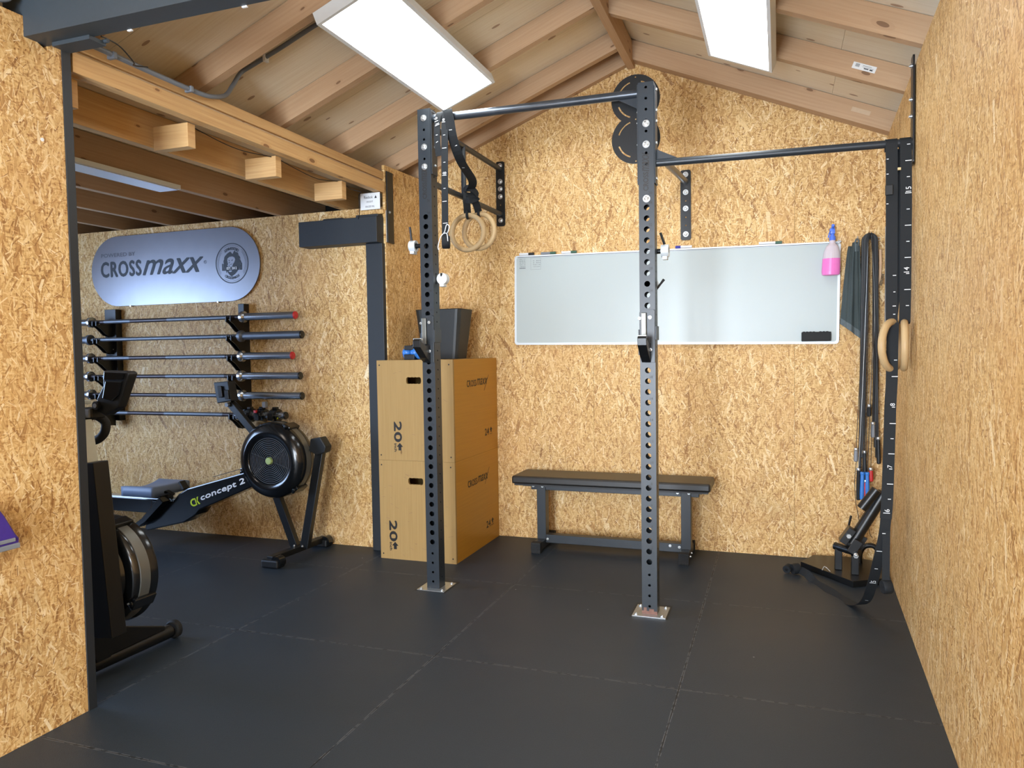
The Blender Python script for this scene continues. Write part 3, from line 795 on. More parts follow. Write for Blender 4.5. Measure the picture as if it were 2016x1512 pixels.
on_rafter('tape_remnant', W-.091, .378, .472, .055, .024, M['tape'], 'torn strip of clear tape on the rafter at the gable wall', 'tape')

# ================================================================== RACK
P1 = (-1.776, 3.566); P2 = (-.616, 3.515); PW = .072
ZT = (2.527, 2.492)
rack = thing('pull_up_rack', 'black steel pull-up rack, two perforated uprights with bars to the walls', 'gym rack', (-1.16, 3.6, 0))
big0 = lambda i: .254+.0505*i
def upright(px, py, zt, zb, big, small):
    """square tube with a row of through holes; real openings front and back, small ones in the sides"""
    m = MB(); th = .003
    def facegrid(o, e1, w_, holes, z0, z1):
        """one perforated wall between z0..z1, holes: list of (z,r)"""
        n = V3(e1).cross(Z)
        cells = []; zc = z0
        for (z, r) in sorted(holes):
            a = z-.0245; b = z+.0245
            if a > zc: cells.append((zc, a, None, 0))
            cells.append((max(a, zc), b, z, r)); zc = b
        if zc < z1: cells.append((zc, z1, None, 0))
        for (a, b, z, r) in cells:
            q = [(0, a), (w_, a), (w_, b), (0, b)]
            P_ = lambda u, v, d=0: V3(o)+V3(e1)*u+Z*v-n*d
            if z is None: m.face([P_(*p) for p in q], q); continue
            N = 16; cx = w_/2
            ring = [(cx+r*cos(2*pi*k/N+pi/4*0), z+r*sin(2*pi*k/N)) for k in range(N)]
            corners = {2: (w_, b), 6: (0, b), 10: (0, a), 14: (w_, a)}
            mids = {0: (w_, z), 4: (cx, b), 8: (0, z), 12: (cx, a)}
            al = dict(corners); al.update(mids); ks = sorted(al)
            for i, k in enumerate(ks):
                k2 = ks[(i+1) % len(ks)]; rk = [ring[(k+j) % N] for j in range(0, 3)]
                poly = [al[k], al[k2], rk[2], rk[1], rk[0]]
                m.face([P_(*p) for p in poly], poly)
            for k in range(N):
                p, q2 = ring[k], ring[(k+1) % N]
                m.face([P_(*p), P_(*q2), P_(q2[0], q2[1], th), P_(p[0], p[1], th)], [(0, 0)]*4)
    x0, y0, x1, y1 = px, py, px+PW, py+PW
    facegrid((x0, y0, 0), X, PW, big, zb, zt)
    facegrid((x1, y1, 0), -X, PW, big, zb, zt)
    facegrid((x1, y0, 0), Y, PW, small, zb, zt)
    facegrid((x0, y1, 0), -Y, PW, small, zb, zt)
    m.face([(x0, y0, zt), (x1, y0, zt), (x1, y1, zt), (x0, y1, zt)])
    m.face([(x0, y0, zb), (x0, y1, zb), (x1, y1, zb), (x1, y0, zb)])
    return m
SM, BG = .0064, .0137
for i, ((px, py), zt, ztop_big) in enumerate(((P1, ZT[0], 1.985), (P2, ZT[1], 1.917))):
    front = [(.041+.0505*k, SM) for k in range(4)]
    z = .254
    while z < ztop_big+.01: front.append((z, BG)); z += .0505
    nxt = z
    while nxt < zt-.02: front.append((nxt, SM)) if nxt > ztop_big+.20 else None; nxt += .0498
    side = []; z = .06
    while z < zt-.03: side.append((z, .0048)); z += .0505
    um = upright(px, py, zt, .004, front, side)
    up_ = obj('upright', um, M['steel'], rack)
    m = MB()
    nb = [q for q, r in front if r == BG]
    # engraved figures beside every second hole
    kk = 0
    for q in nb[::-1]:
        num = 34-2*kk if i else 34-2*kk
        if kk*2 < len(nb)-1 and num > 0 and len(nb)-1-kk*2 >= 0:
            letters(m, str(num), (px+.046, py-.0006, nb[::-1][kk*2]+.014), X, Z, None, .012)
        kk += 1
    letters(m, '36', (px+.046, py-.0006, ztop_big+.063), X, Z, None, .013)
    letters(m, 'CROSS', (px+.045, py-.0006, ztop_big+.080), Z, -X, .085, .023, bold=.0010)
    letters(m, 'maxx', (px+.049, py-.0006, ztop_big+.168), Z, -X, .088, .032, .35, bold=.0006)
    obj('lettering', m, M['inkblack'], up_)
    # floor plate in a cut-out of the matting
    m = MB(); c_ = (px+PW/2, py+PW/2)
    m.box((c_[0]-.078, c_[1]-.075, .0008), (c_[0]+.080, c_[1]+.085, .004))
    pl = obj('base_plate', m, M['zinc'], rack)
    m = MB(); m.box((c_[0]-.088, c_[1]-.085, .0002), (c_[0]+.088, c_[1]+.115, .0008)); obj('mat_recess', m, M['black'], rack)
    m = MB()
    for dx in (-.06, .062):
        for dy in (-.058, .066): obj('anchor_bolt', bolt(MB(), (c_[0]+dx, c_[1]+dy, .004), Z, .007, .005), M['zinc'], pl)
m = MB(); m.box((P2[0]-.0006, P2[1]-.0008, .004), (P2[0]+PW, P2[1]-.0002, .018)); m.box((P2[0]+.008, P2[1]-.0009, .018), (P2[0]+.022, P2[1]-.0003, .034)); m.box((P2[0]+.034, P2[1]-.0009, .018), (P2[0]+.056, P2[1]-.0003, .028))
obj('rust_patch', m, M['rust'], rack)
def pbolt(c, n, r=.0125, name='bolt'):
    m = MB(); bolt(m, c, n, r, .010); return obj(name, m, M['zinc'], rack, smooth=True)
for z in (2.480, 2.331, 2.230): pbolt((P1[0]+PW/2, P1[1], z), -Y)
for z in (2.304, 2.209, 1.960): pbolt((P2[0]+PW/2, P2[1], z), -Y)
for z in (2.484, 2.335, 2.240): pbolt((P1[0]+PW, P1[1]+.04, z), X, .008)
for z in (2.463, 2.368, 2.318, 2.218, 2.055):
    pbolt((P2[0], P2[1]+.03, z), -X, .006, 'nut'); pbolt((P2[0]+PW, P2[1]+.03, z), X, .009)
# flanges of the bars
def flange(x, yc, z0, z1, sgn):
    m = MB(); m.box((x, yc-.033, z0), (x+.006*sgn, yc+.033, z1)); obj('flange', m, M['steel'], rack, bevel=.001)
flange(P1[0]+PW, P1[1]+.036, 2.19, 2.515, 1); flange(P2[0], P2[1]+.036, 2.03, 2.487, -1); flange(P2[0]+PW, P2[1]+.036, 2.03, 2.475, 1)
# upper pull up bar and lower pull up bar
m = MB(); m.tube([(P1[0]+PW+.006, 3.602, 2.482), (P2[0]-.006, 3.552, 2.456)], .0205, 24); obj('pull_up_bar', m, M['pullbar'], rack, smooth=True, label='worn upper pull-up bar')
m = MB(); m.face([(P2[0]-.006, 3.549, 2.436), (P2[0]-.006, 3.549, 2.385), (P2[0]-.10, 3.553, 2.438)]); m.face([(P2[0]-.006, 3.555, 2.436), (P2[0]-.10, 3.559, 2.438), (P2[0]-.006, 3.555, 2.385)])
m.face([(P2[0]-.006, 3.549, 2.385), (P2[0]-.006, 3.555, 2.385), (P2[0]-.10, 3.559, 2.438), (P2[0]-.10, 3.553, 2.438)])
m.face([(P2[0]+PW+.006, 3.549, 2.145), (P2[0]+PW+.10, 3.553, 2.145), (P2[0]+PW+.006, 3.549, 2.19)]); m.face([(P2[0]+PW+.006, 3.555, 2.145), (P2[0]+PW+.006, 3.555, 2.19), (P2[0]+PW+.10, 3.559, 2.145)])
m.face([(P2[0]+PW+.006, 3.549, 2.19), (P2[0]+PW+.10, 3.553, 2.145), (P2[0]+PW+.10, 3.559, 2.145), (P2[0]+PW+.006, 3.555, 2.19)])
m1 = MB(); m1.v = m.v[:len(m.v)//2]; h_ = [i for i, f in enumerate(m.f) if max(f) < 10]; m1.v = m.v[:10]; m1.f = [m.f[i] for i in h_]; m1.uv = [m.uv[i] for i in h_]; m1.mi = [0]*len(h_); obj('gusset', m1, M['steel'], rack)
m2 = MB(); h_ = [i for i, f in enumerate(m.f) if min(f) >= 10]; m2.v = m.v[10:]; m2.f = [tuple(k-10 for k in m.f[i]) for i in h_]; m2.uv = [m.uv[i] for i in h_]; m2.mi = [0]*len(h_); obj('gusset', m2, M['steel'], rack)
YB2 = 3.585
m = MB(); m.tube([(P2[0]+PW+.006, 3.551, 2.127), (xr(YB2)-.008, YB2, 2.118)], .0168, 24); obj('pull_up_bar', m, M['steel'], rack, smooth=True, label='lower pull-up bar running to the right wall')
# side ladder to the gable wall
m = MB(); m.tube([(-1.740, P1[1]+PW, 2.462), (-1.757, W-.010, 2.478)], .0165, 20); m.tube([(-1.735, P1[1]+PW, 2.160), (-1.757, W-.010, 2.180)], .0165, 20); m.tube([(-1.744, 4.09, 2.165), (-1.744, 4.09, 2.468)], .0150, 20)
obj('side_frame', m, M['steel'], rack, smooth=True)
m = MB(); m.tube([(-.575, P2[1]+PW, 2.215), (-.543, W-.010, 2.287)], .0190, 20); obj('wall_brace', m, M['pullbar'], rack, smooth=True, label='worn tube brace from the front upright to the gable wall')
def wall_plate(x0, x1, z0, z1, bolts, holes):
    m = MB(); m.prism(rrect(0, 0, x1-x0, z1-z0, .014), [circle((x1-x0)/2, h-z0, .005, 10) for h in holes], (x0, W-.009, z0), X, Z, .006)
    for i in range(len(m.v)): pass
    pl = obj('wall_plate', m, M['frameblk'], rack)
    m = MB()
    for b in bolts: bolt(m, ((x0+x1)/2, W-.009, b), -Y, .0125, .008)
    obj('bolt', m, M['zinc'], pl, smooth=True)
wall_plate(-1.788, -1.727, 2.100, 2.528, (2.500, 2.396, 2.347, 2.296, 2.139), (2.241,))
wall_plate(-.574, -.511, 1.930, 2.358, (2.330, 2.222, 2.123, 1.966), (2.17, 2.07, 2.02))
# plate on the right wall
m = MB(); yy = 3.60; m.prism(rrect(0, 0, .07, .455, .014), [], (xr(3.57)-.0012, 3.638, 2.025), -e, Z, .007)
for i in range(len(m.v)): m.v[i] = (m.v[i][0]-.009, m.v[i][1], m.v[i][2])
pl = obj('wall_plate', m, M['frameblk'], rack)
m = MB()
for z in (2.44, 2.30, 2.23, 2.06): bolt(m, (xr(3.6)-.012, 3.603, z), -X, .008, .009)
obj('bolt', m, M['zinc'], pl, smooth=True)
# figure eight target plate behind the front upright
m = MB(); R8 = .1165; c8 = [(0, 0), (0, .188)]; out = []
ai = math.asin(.094/R8)
for k in range(29): a = pi-ai+(2*pi-2*(pi/2-ai)-0)*0; 
def arc(cx, cy, r, a0, a1, n): return [(cx+r*cos(a0+(a1-a0)*k/n), cy+r*sin(a0+(a1-a0)*k/n)) for k in range(n+1)]
out = arc(0, .188, R8, -ai, pi+ai, 36)+arc(0, 0, R8, pi-ai, 2*pi+ai, 36)
out = [p for i, p in enumerate(out) if i == 0 or (abs(p[0]-out[i-1][0])+abs(p[1]-out[i-1][1])) > 1e-5]
if abs(out[0][0]-out[-1][0])+abs(out[0][1]-out[-1][1]) < 1e-5: out = out[:-1]
slots = []
for cy in (0, .188):
    for q in range(4):
        a = pi/2*q+radians(18); b = pi/2*q+radians(72)
        slots.append(arc(0, cy, .089, a, b, 10)+arc(0, cy, .082, b, a, 10))
holes = [circle(0, cy, .004, 8) for cy in (.188+.104, .094, -.104)]
m.prism(out, slots+holes, (-.648, 3.628, 2.270), X, Z, .006)
obj('target_plate', m, M['frameblk'], rack)
m = MB(); m.box((-.62, P2[1]+PW, 2.22), (-.56, 3.634-.004, 2.30)); obj('target_bracket', m, M['frameblk'], rack)

# J cups on the uprights
def jcup(px, py, z, label):
    t = thing('j_cup', label, 'barbell hook', (px+PW/2, py, z))
    yf = py-.002
    m = MB(); m.prism([(-.036, .10), (-.036, -.095), (-.010, -.135), (.036, -.135), (.036, .105), (.030, .112), (-.02, .112)], [], (px+PW/2, yf-.0, z), X, Z, .006)
    for i in range(len(m.v)): m.v[i] = (m.v[i][0], m.v[i][1]-.007, m.v[i][2])
    obj('bracket', m, M['steel'], t, bevel=.001)
    m = MB(); m.box((px-.006, yf-.006, z-.10), (px-.001, py+.06, z+.02)); m.box((px+PW+.001, yf-.006, z-.03), (px+PW+.006, py+.075, z+.035)); obj('side_plate', m, M['steel'], t, bevel=.001)
    # arm: tilted hook with upturned lip, faced with plastic
    m = MB(); m.prism([(0, -.135), (-.045, -.11), (-.115, -.055), (-.118, -.022), (-.105, -.010), (-.094, -.028), (-.05, -.045), (0, -.045)], [], (px+.010, yf-.008, z), Y, Z, -.042)
    obj('arm', m, M['frameblk'], t, bevel=.002)
    m = MB(); m.box((px+.008, yf-.020, z-.040), (px+.034, yf-.008, z+.098)); obj('liner', m, M['silverband'], t, bevel=.003, label='worn grey plastic liner')
    m = MB(); m.box((px+.008, yf-.115, z-.020), (px+.050, yf-.088, z-.008)); obj('lip_cap', m, M['zinc'], t, bevel=.002, label='bare metal lip edge')
    m = MB()
    for zz in (.075, -.075): bolt(m, (px+.050, yf-.013, z+zz), -Y, .006, .006)
    bolt(m, (px+.002, yf-.013, z+.072), -Y, .005, .006); obj('bolt', m, M['zinc'], t)
    return t
jcup(P1[0], P1[1], 1.345, 'black barbell hook on the left upright, above the plywood boxes')
jcup(P2[0], P2[1], 1.335, 'black barbell hook on the right upright, in front of the whiteboard')
# barbell collars clamped to the rack
def collar(c, label, ax=Y, lever=None, group=None):
    t = thing('barbell_collar', label, 'barbell clamp', c); m = MB(); c = V3(c)
    m.lathe([(.018, -.018), (.030, -.018), (.030, .018), (.018, .018), (.018, -.018)], c, ax, 20); obj('ring', m, M['alu'], t, smooth=True, bevel=.001)
    d = V3(lever or (-.012, -.006, .062)); m = MB(); m.tube([c+V3((0, -.02, .028)), c+V3((0, -.02, .028))+d*.5, c+V3((0, -.02, .028))+d], .006, 8); obj('lever', m, M['black'], t, smooth=True)
    m = MB(); m.box(tuple(c+V3((-.012, -.022, -.042))), tuple(c+V3((.012, .018, -.026)))); obj('hinge', m, M['alu'], t, bevel=.002)
collar((-1.832, 3.60, 1.828), 'silver barbell clamp with black lever, left side of the left upright', X, (-.006, -.004, .07))
collar((-1.672, 3.62, 1.650), 'silver barbell clamp behind the right side of the left upright', Y, (-.01, .02, -.04))
collar((-.508, 3.60, 1.725), 'silver barbell clamp with black lever, right side of the right upright', X, (-.018, -.006, .055))
t = thing('barbell_collar', 'barbell clamp behind the right upright with only its black lever showing', 'barbell clamp', (-.566, 3.60, 1.57))
m = MB(); m.lathe([(.024, 0), (.036, 0), (.036, .035), (.024, .035), (.024, 0)], (-.578, P2[1]+PW, 1.57), Y, 20); obj('ring', m, M['alu'], t, smooth=True)
m = MB(); m.tube([(-.552, 3.60, 1.545), (-.530, 3.60, 1.572), (-.514, 3.60, 1.592)], [.006, .005, .0065], 8); obj('lever', m, M['black'], t, smooth=True)
for (x, z, s_) in ((-1.80, 1.828, -1), (-.535, 1.725, 1)):
    m = MB(); m.cyl((x-.035, 3.60, z), (x+.035, 3.60, z), .012, 12); obj('storage_pin', m, M['frameblk'], rack, smooth=True)
m = MB(); m.cyl((-1.735, 3.62, 1.650), (-1.672, 3.62, 1.650), .010, 12); obj('storage_pin', m, M['frameblk'], rack, smooth=True)

# ================================================================== RINGS AND STRAPS
def marks(m, pts, wdir, norm, spec):
    """spec: list of (index position 0..1 along pts, text or None)"""
def strap(parent, pts, wd, width, thick=.0022, name='strap'):
    m = MB(); m.tube(pts, 0, 4, flat=(width, thick, wd)); return obj(name, m, M['webbing'], parent)
def tick(m, c, wdv, dn, w_, h=.003, n=None):
    c = V3(c); wdv = V3(wdv).normalized(); dn = V3(dn).normalized(); a = c-wdv*w_/2-dn*h/2
    m.face([a, a+wdv*w_, a+wdv*w_+dn*h, a+dn*h])
YF = V3((0, -.0018, 0))
# left pair: hangs at the side frame, straps thrown over the upper pull up bar
t = thing('gymnastic_rings', 'pair of wooden gymnastic rings hanging from the side frame behind the left upright', 'gymnastic rings', (-1.69, 4.07, 1.84))
view = V3((-1.69, 4.1, 0)).normalized(); side_ = V3((view.y, -view.x, 0))
for k, c_ in enumerate(((-1.722, 4.085, 1.962), (-1.668, 4.13, 1.972))):
    axr = (view+side_*(.42 if k == 0 else .55)).normalized()
    m = MB(); m.torus(c_, .101, .0145, axr, 48, 14); obj('ring', m, M['ringwood'], t, smooth=True)
wd = V3((.85, .5, 0)).normalized()
def loopstrap(pts, wdv, width, name='strap'): return strap(t, smooth_path(pts, 6), wdv, width, .0025, name)
loopstrap([(-1.612, 3.575, 2.507), (-1.600, 3.555, 2.500), (-1.592, 3.56, 2.46), (-1.590, 3.60, 2.36), (-1.590, 3.70, 2.27), (-1.63, 3.95, 2.225), (-1.70, 4.065, 2.195)], (.96, .25, .12), .048)
loopstrap([(-1.71, 4.055, 2.190), (-1.712, 4.05, 2.15), (-1.716, 4.066, 2.11), (-1.722, 4.085, 2.075)], wd, .042)
loopstrap([(-1.668, 4.07, 2.20), (-1.672, 4.06, 2.16), (-1.670, 4.10, 2.12), (-1.668, 4.125, 2.085)], wd, .042)
m = MB(); m.tube(smooth_path([(-1.735, 4.07, 2.20), (-1.70, 4.04, 2.21), (-1.665, 4.05, 2.195), (-1.655, 4.08, 2.16), (-1.70, 4.05, 2.14), (-1.735, 4.07, 2.17)]), 0, 4, flat=(.035, .008, (0, 0, 1))); obj('knot', m, M['webbing'], t)
m = MB()
for (x, y, z, s_) in ((-1.722, 4.085, 2.075, .03), (-1.668, 4.13, 2.085, .03)): m.torus((x, y-.0, z-.008), .022, .008, (.9, .2, 0), 16, 8)
obj('loop', m, M['webbing'], t)
def strapmarks(parent, items, name='strap_marks'):
    m = MB()
    for (c_, wv, dn, w_, txt, th) in items:
        n = V3(wv).normalized().cross(V3(dn).normalized()); n = n if n.y < 0 else -n; c_ = V3(c_)+n*.003
        tick(m, c_, wv, dn, w_)
        if txt: letters(m, txt, V3(c_)-V3(dn).normalized()*.006-V3(wv).normalized()*w_*.45, -V3(dn), V3(wv), None, th) if False else letters(m, txt, V3(c_)+V3(wv).normalized()*(w_*.45)-V3(dn).normalized()*.005, -V3(dn).normalized(), -V3(wv).normalized(), None, th)
    return obj(name, m, M['white'], parent)
its = []
for (x, y, z, dx, dz, tx) in ((-1.590, 3.595, 2.385, .1, -1, '10'), (-1.588, 3.62, 2.345, .25, -1, None), (-1.590, 3.68, 2.285, .4, -1, None)):
    pass
strapmarks(t, [((-1.592, 3.575, 2.405), (1, .1, 0), (.0, .2, -1), .016, None, .02), ((-1.590, 3.62, 2.335), (1, .1, .2), (0, .4, -1), .026, None, .02), ((-1.595, 3.74, 2.252), (1, .3, .0), (0, .9, -.3), .014, None, .02)])
# second ring strap, rolled up at its lower end, over the bar next to the left upright
t = thing('ring_strap', 'black numbered webbing strap over the upper bar, rolled at its end', 'strap', (-1.628, 3.57, 1.80))
strap(t, smooth_path([(-1.622, 3.610, 2.37), (-1.622, 3.628, 2.47), (-1.622, 3.605, 2.508), (-1.622, 3.577, 2.500), (-1.622, 3.571, 2.46), (-1.625, 3.568, 2.3), (-1.628, 3.567, 2.1), (-1.630, 3.566, 1.90), (-1.630, 3.566, 1.845)], 6), X, .037)
m = MB(); k0 = 0
m.lathe([(.006, -.02), (.031, -.02), (.034, -.015), (.034, .015), (.031, .02), (.006, .02), (.006, -.02)], (-1.625, 3.563, 1.832), (1, .35, 0), 24); obj('strap_roll', m, M['webbing'], t, smooth=True)
m = MB(); m.tube(smooth_path([(-1.605, 3.54, 1.875), (-1.590, 3.53, 1.905), (-1.605, 3.53, 1.915), (-1.62, 3.535, 1.88), (-1.64, 3.53, 1.855), (-1.655, 3.53, 1.81), (-1.652, 3.53, 1.79)]), .0022, 6); m.tube(smooth_path([(-1.62, 3.53, 1.872), (-1.60, 3.52, 1.868), (-1.595, 3.52, 1.83)]), .0022, 6)
obj('cord', m, M['white'], t, smooth=True, label='white cord tied round the roll')
its = []
zz = 2.452
for k, tx in enumerate(('9', None, None, None, '8', None, None)):
    z = 2.447-.0665*k-(.006 if k > 2 else 0)
    its.append(((-1.624-.0008*k, 3.5685-.0004*k, z), X, (0, 0, -1), .024 if k % 2 == 0 else .012, tx, .020))
its.append(((-1.628, 3.567, 1.93), X, (0, 0, -1), .026, None, .02))
strapmarks(t, its)
t2 = thing('ring_strap', 'short black strap with white figures squeezed between the left upright and the longer strap', 'strap', (-1.665, 3.60, 2.30))
m = MB(); m.tube(smooth_path([(-1.652, 3.635, 2.40), (-1.652, 3.632, 2.48), (-1.654, 3.60, 2.508), (-1.657, 3.574, 2.49), (-1.666, 3.570, 2.43), (-1.668, 3.574, 2.34), (-1.662, 3.578, 2.28)]), 0, 4, flat=(.034, .0025, X)); obj('strap', m, M['webbing'], t2)
strapmarks(t2, [((-1.662, 3.567, 2.435), (1, 0, .3), (.3, 0, -1), .026, '116', .020), ((-1.667, 3.568, 2.385), (1, 0, .1), (0, 0, -1), .010, None, .02), ((-1.667, 3.570, 2.35), (1, 0, .5), (0, 0, -1), .012, None, .02)])

# right pair at the lower bar beside the right wall
RY = 3.585; ZB = 2.121
def over(x, zdown, yoff=0, y0=RY):
    r_ = .0185
    return [(x, y0+r_, zdown), (x, y0+r_, ZB-.02)]+[(x, y0+r_*cos(a), ZB+r_*sin(a)) for a in [pi*k/8 for k in range(9)]]
t = thing('gymnastic_rings', 'pair of wooden gymnastic rings hanging on straps beside the right wall', 'gymnastic rings', (.46, 3.55, 1.14))
v1 = V3((.445, 3.55, 0)).normalized(); s1 = V3((v1.y, -v1.x, 0))
rc1 = V3((.456, 3.575, 1.262)); a1_ = radians(67)
m = MB(); m.torus(rc1, .1005, .0155, (v1*cos(a1_)-s1*sin(a1_)), 56, 16); obj('ring', m, M['ringwood'], t, smooth=True)
rc2 = V3((.503, 3.585, 1.262)); v2_ = V3((.503, 3.57, 0)).normalized(); s2 = V3((v2_.y, -v2_.x, 0))
m = MB(); m.torus(rc2, .0975, .0148, (v2_*.04+s2).normalized(), 56, 16); obj('ring', m, M['ringwood'], t, smooth=True)
# front legs of the straps
m = MB(); m.tube([(.448, RY+.019, 2.09)]+[(.448, RY+.019*cos(pi*k/8), ZB-.004+.0195*sin(pi*k/8)+.002) for k in range(9)]+smooth_path([(.448, RY-.021, 2.09), (.449, RY-.024, 1.9), (.451, RY-.020, 1.6), (.453, RY-.012, 1.40), (.455, RY-.010, 1.352)]), 0, 4, flat=(.046, .0025, X)); obj('strap', m, M['webbing'], t)
m = MB(); m.tube([(.502, RY+.019, 2.09)]+[(.502, RY+.019*cos(pi*k/8), ZB-.004+.0195*sin(pi*k/8)+.002) for k in range(9)]+smooth_path([(.502, RY-.021, 2.09), (.504, RY-.024, 1.85), (.505, RY-.015, 1.55), (.505, RY-.004, 1.38), (.504, RY-.002, 1.362)]), 0, 4, flat=(.044, .0025, X)); obj('strap', m, M['webbing'], t)
m = MB(); m.tube(smooth_path([(.470, RY+.023, 2.10), (.472, RY+.010, 1.9), (.475, RY+.0, 1.7), (.468, RY+.0, 1.5), (.455, RY-.006, 1.37)]), 0, 4, flat=(.040, .0025, X)); obj('strap', m, M['webbing'], t)
m = MB(); m.box((.424, RY-.034, 1.918), (.448, RY-.028, 1.928)); obj('keeper', m, M['cream'], t, label='cream webbing keeper'); m = MB(); m.box((.470, RY-.034, 2.0), (.482, RY-.026, 2.010)); obj('keeper', m, M['cream'], t, label='cream webbing keeper')
m = MB(); m.box((.423, RY-.040, 1.898), (.452, RY-.026, 1.940)); obj('buckle', m, M['black'], t, bevel=.002)
its = []
for k in range(14):
    z = 2.105-.0675*k; its.append(((.511, RY-.0245, z), X, (0, 0, -1), .024 if k % 2 else .012, {3: '15', 8: '14'}.get(k), .020)) if z > 1.42 else None
for k in range(4): its.append(((.432, RY-.026, 2.05-.0625*k), X, (0, 0, -1), .008, None, .02))
for k, z in enumerate((1.56, 1.49, 1.43, 1.395)): its.append(((.462, RY-.018, z), X, (0, 0, -1), .008 if k % 2 else .013, None, .02))
strapmarks(t, its)
# long tail strap hanging to the floor
t = thing('ring_strap', 'long black numbered strap reaching the floor beside the right wall', 'strap', (.43, 3.56, 0.0))
m = MB(); 
path = smooth_path([(.458, 3.566, 1.36), (.454, 3.553, 1.26), (.452, 3.550, 1.10), (.447, 3.545, 1.0), (.442, 3.54, .80), (.436, 3.535, .60), (.430, 3.53, .52)], 8)
m.tube(path, 0, 4, flat=(.046, .0025, X)); obj('strap', m, M['webbing'], t)
m = MB(); m.tube(smooth_path([(.437, 3.538, .62), (.434, 3.538, .45), (.433, 3.538, .25)]), 0, 4, flat=(.030, .0025, X)); obj('strap', m, M['webbing'], t)
m = MB(); m.lathe([(.006, -.019), (.027, -.019), (.030, -.014), (.030, .014), (.027, .019), (.006, .019), (.006, -.019)], (.436, 3.538, .222), (1, .3, .05), 22); obj('strap_roll', m, M['webbing'], t, smooth=True)
tail = smooth_path([(.434, 3.532, .56), (.425, 3.54, .45), (.407, 3.57, .33), (.393, 3.65, .20), (.378, 3.77, .08), (.345, 3.90, .016), (.29, 4.02, .003), (.235, 4.12, .010), (.19, 4.215, .004), (.165, 4.27, .012), (.140, 4.31, .03), (.11, 4.36, .032)], 8)
wds = []
for i, p in enumerate(tail):
    f_ = i/(len(tail)-1); wds.append(V3((1, 0, 0)).lerp(V3((.55, .4, .75)), min(1, max(0, (f_-.35)*2.6))) if f_ < .8 else V3((.6, .5, .75)).lerp(V3((.3, .6, .9)), (f_-.8)*5))
m = MB(); m.tube(tail, 0, 4, flat=(.042, .0022, wds)); obj('strap', m, M['webbing'], t)
m = MB(); m.lathe([(.012, -.02), (.028, -.02), (.030, 0), (.028, .02), (.012, .02), (.012, -.02)], (.085, 4.385, .032), (.9, .5, .1), 20); m.lathe([(.010, -.018), (.022, -.018), (.022, .018), (.010, .018), (.010, -.018)], (.045, 4.40, .026), (.4, .9, .15), 18); obj('strap_roll', m, M['webbing'], t, smooth=True)
its = []
for k, z in enumerate((1.20, 1.13, 1.0, .93, .865, .80, .735, .67, .605)):
    xx = .455-.026*(1.26-z)/.74; its.append(((xx+.012, 3.5405-.01*(1.26-z), z), X, (0, 0, -1), (.024 if k % 2 else .012), {2: '8', 6: '7'}.get(k), .018))
its.append(((.433, 3.530, .545), X, (0, 0, -1), .026, '6', .020)); its.append(((.424, 3.536, .455), X, (0, .1, -1), .013, None, .02)); its.append(((.411, 3.556, .372), X, (0, .3, -1), .026, None, .02)); its.append(((.401, 3.59, .285), X, (0, .5, -1), .013, None, .02)); its.append(((.394, 3.645, .205), X, (0, .6, -.8), .026, '5', .020)); its.append(((.381, 3.76, .088), X, (0, .8, -.6), .013, None, .02))
strapmarks(t, its)

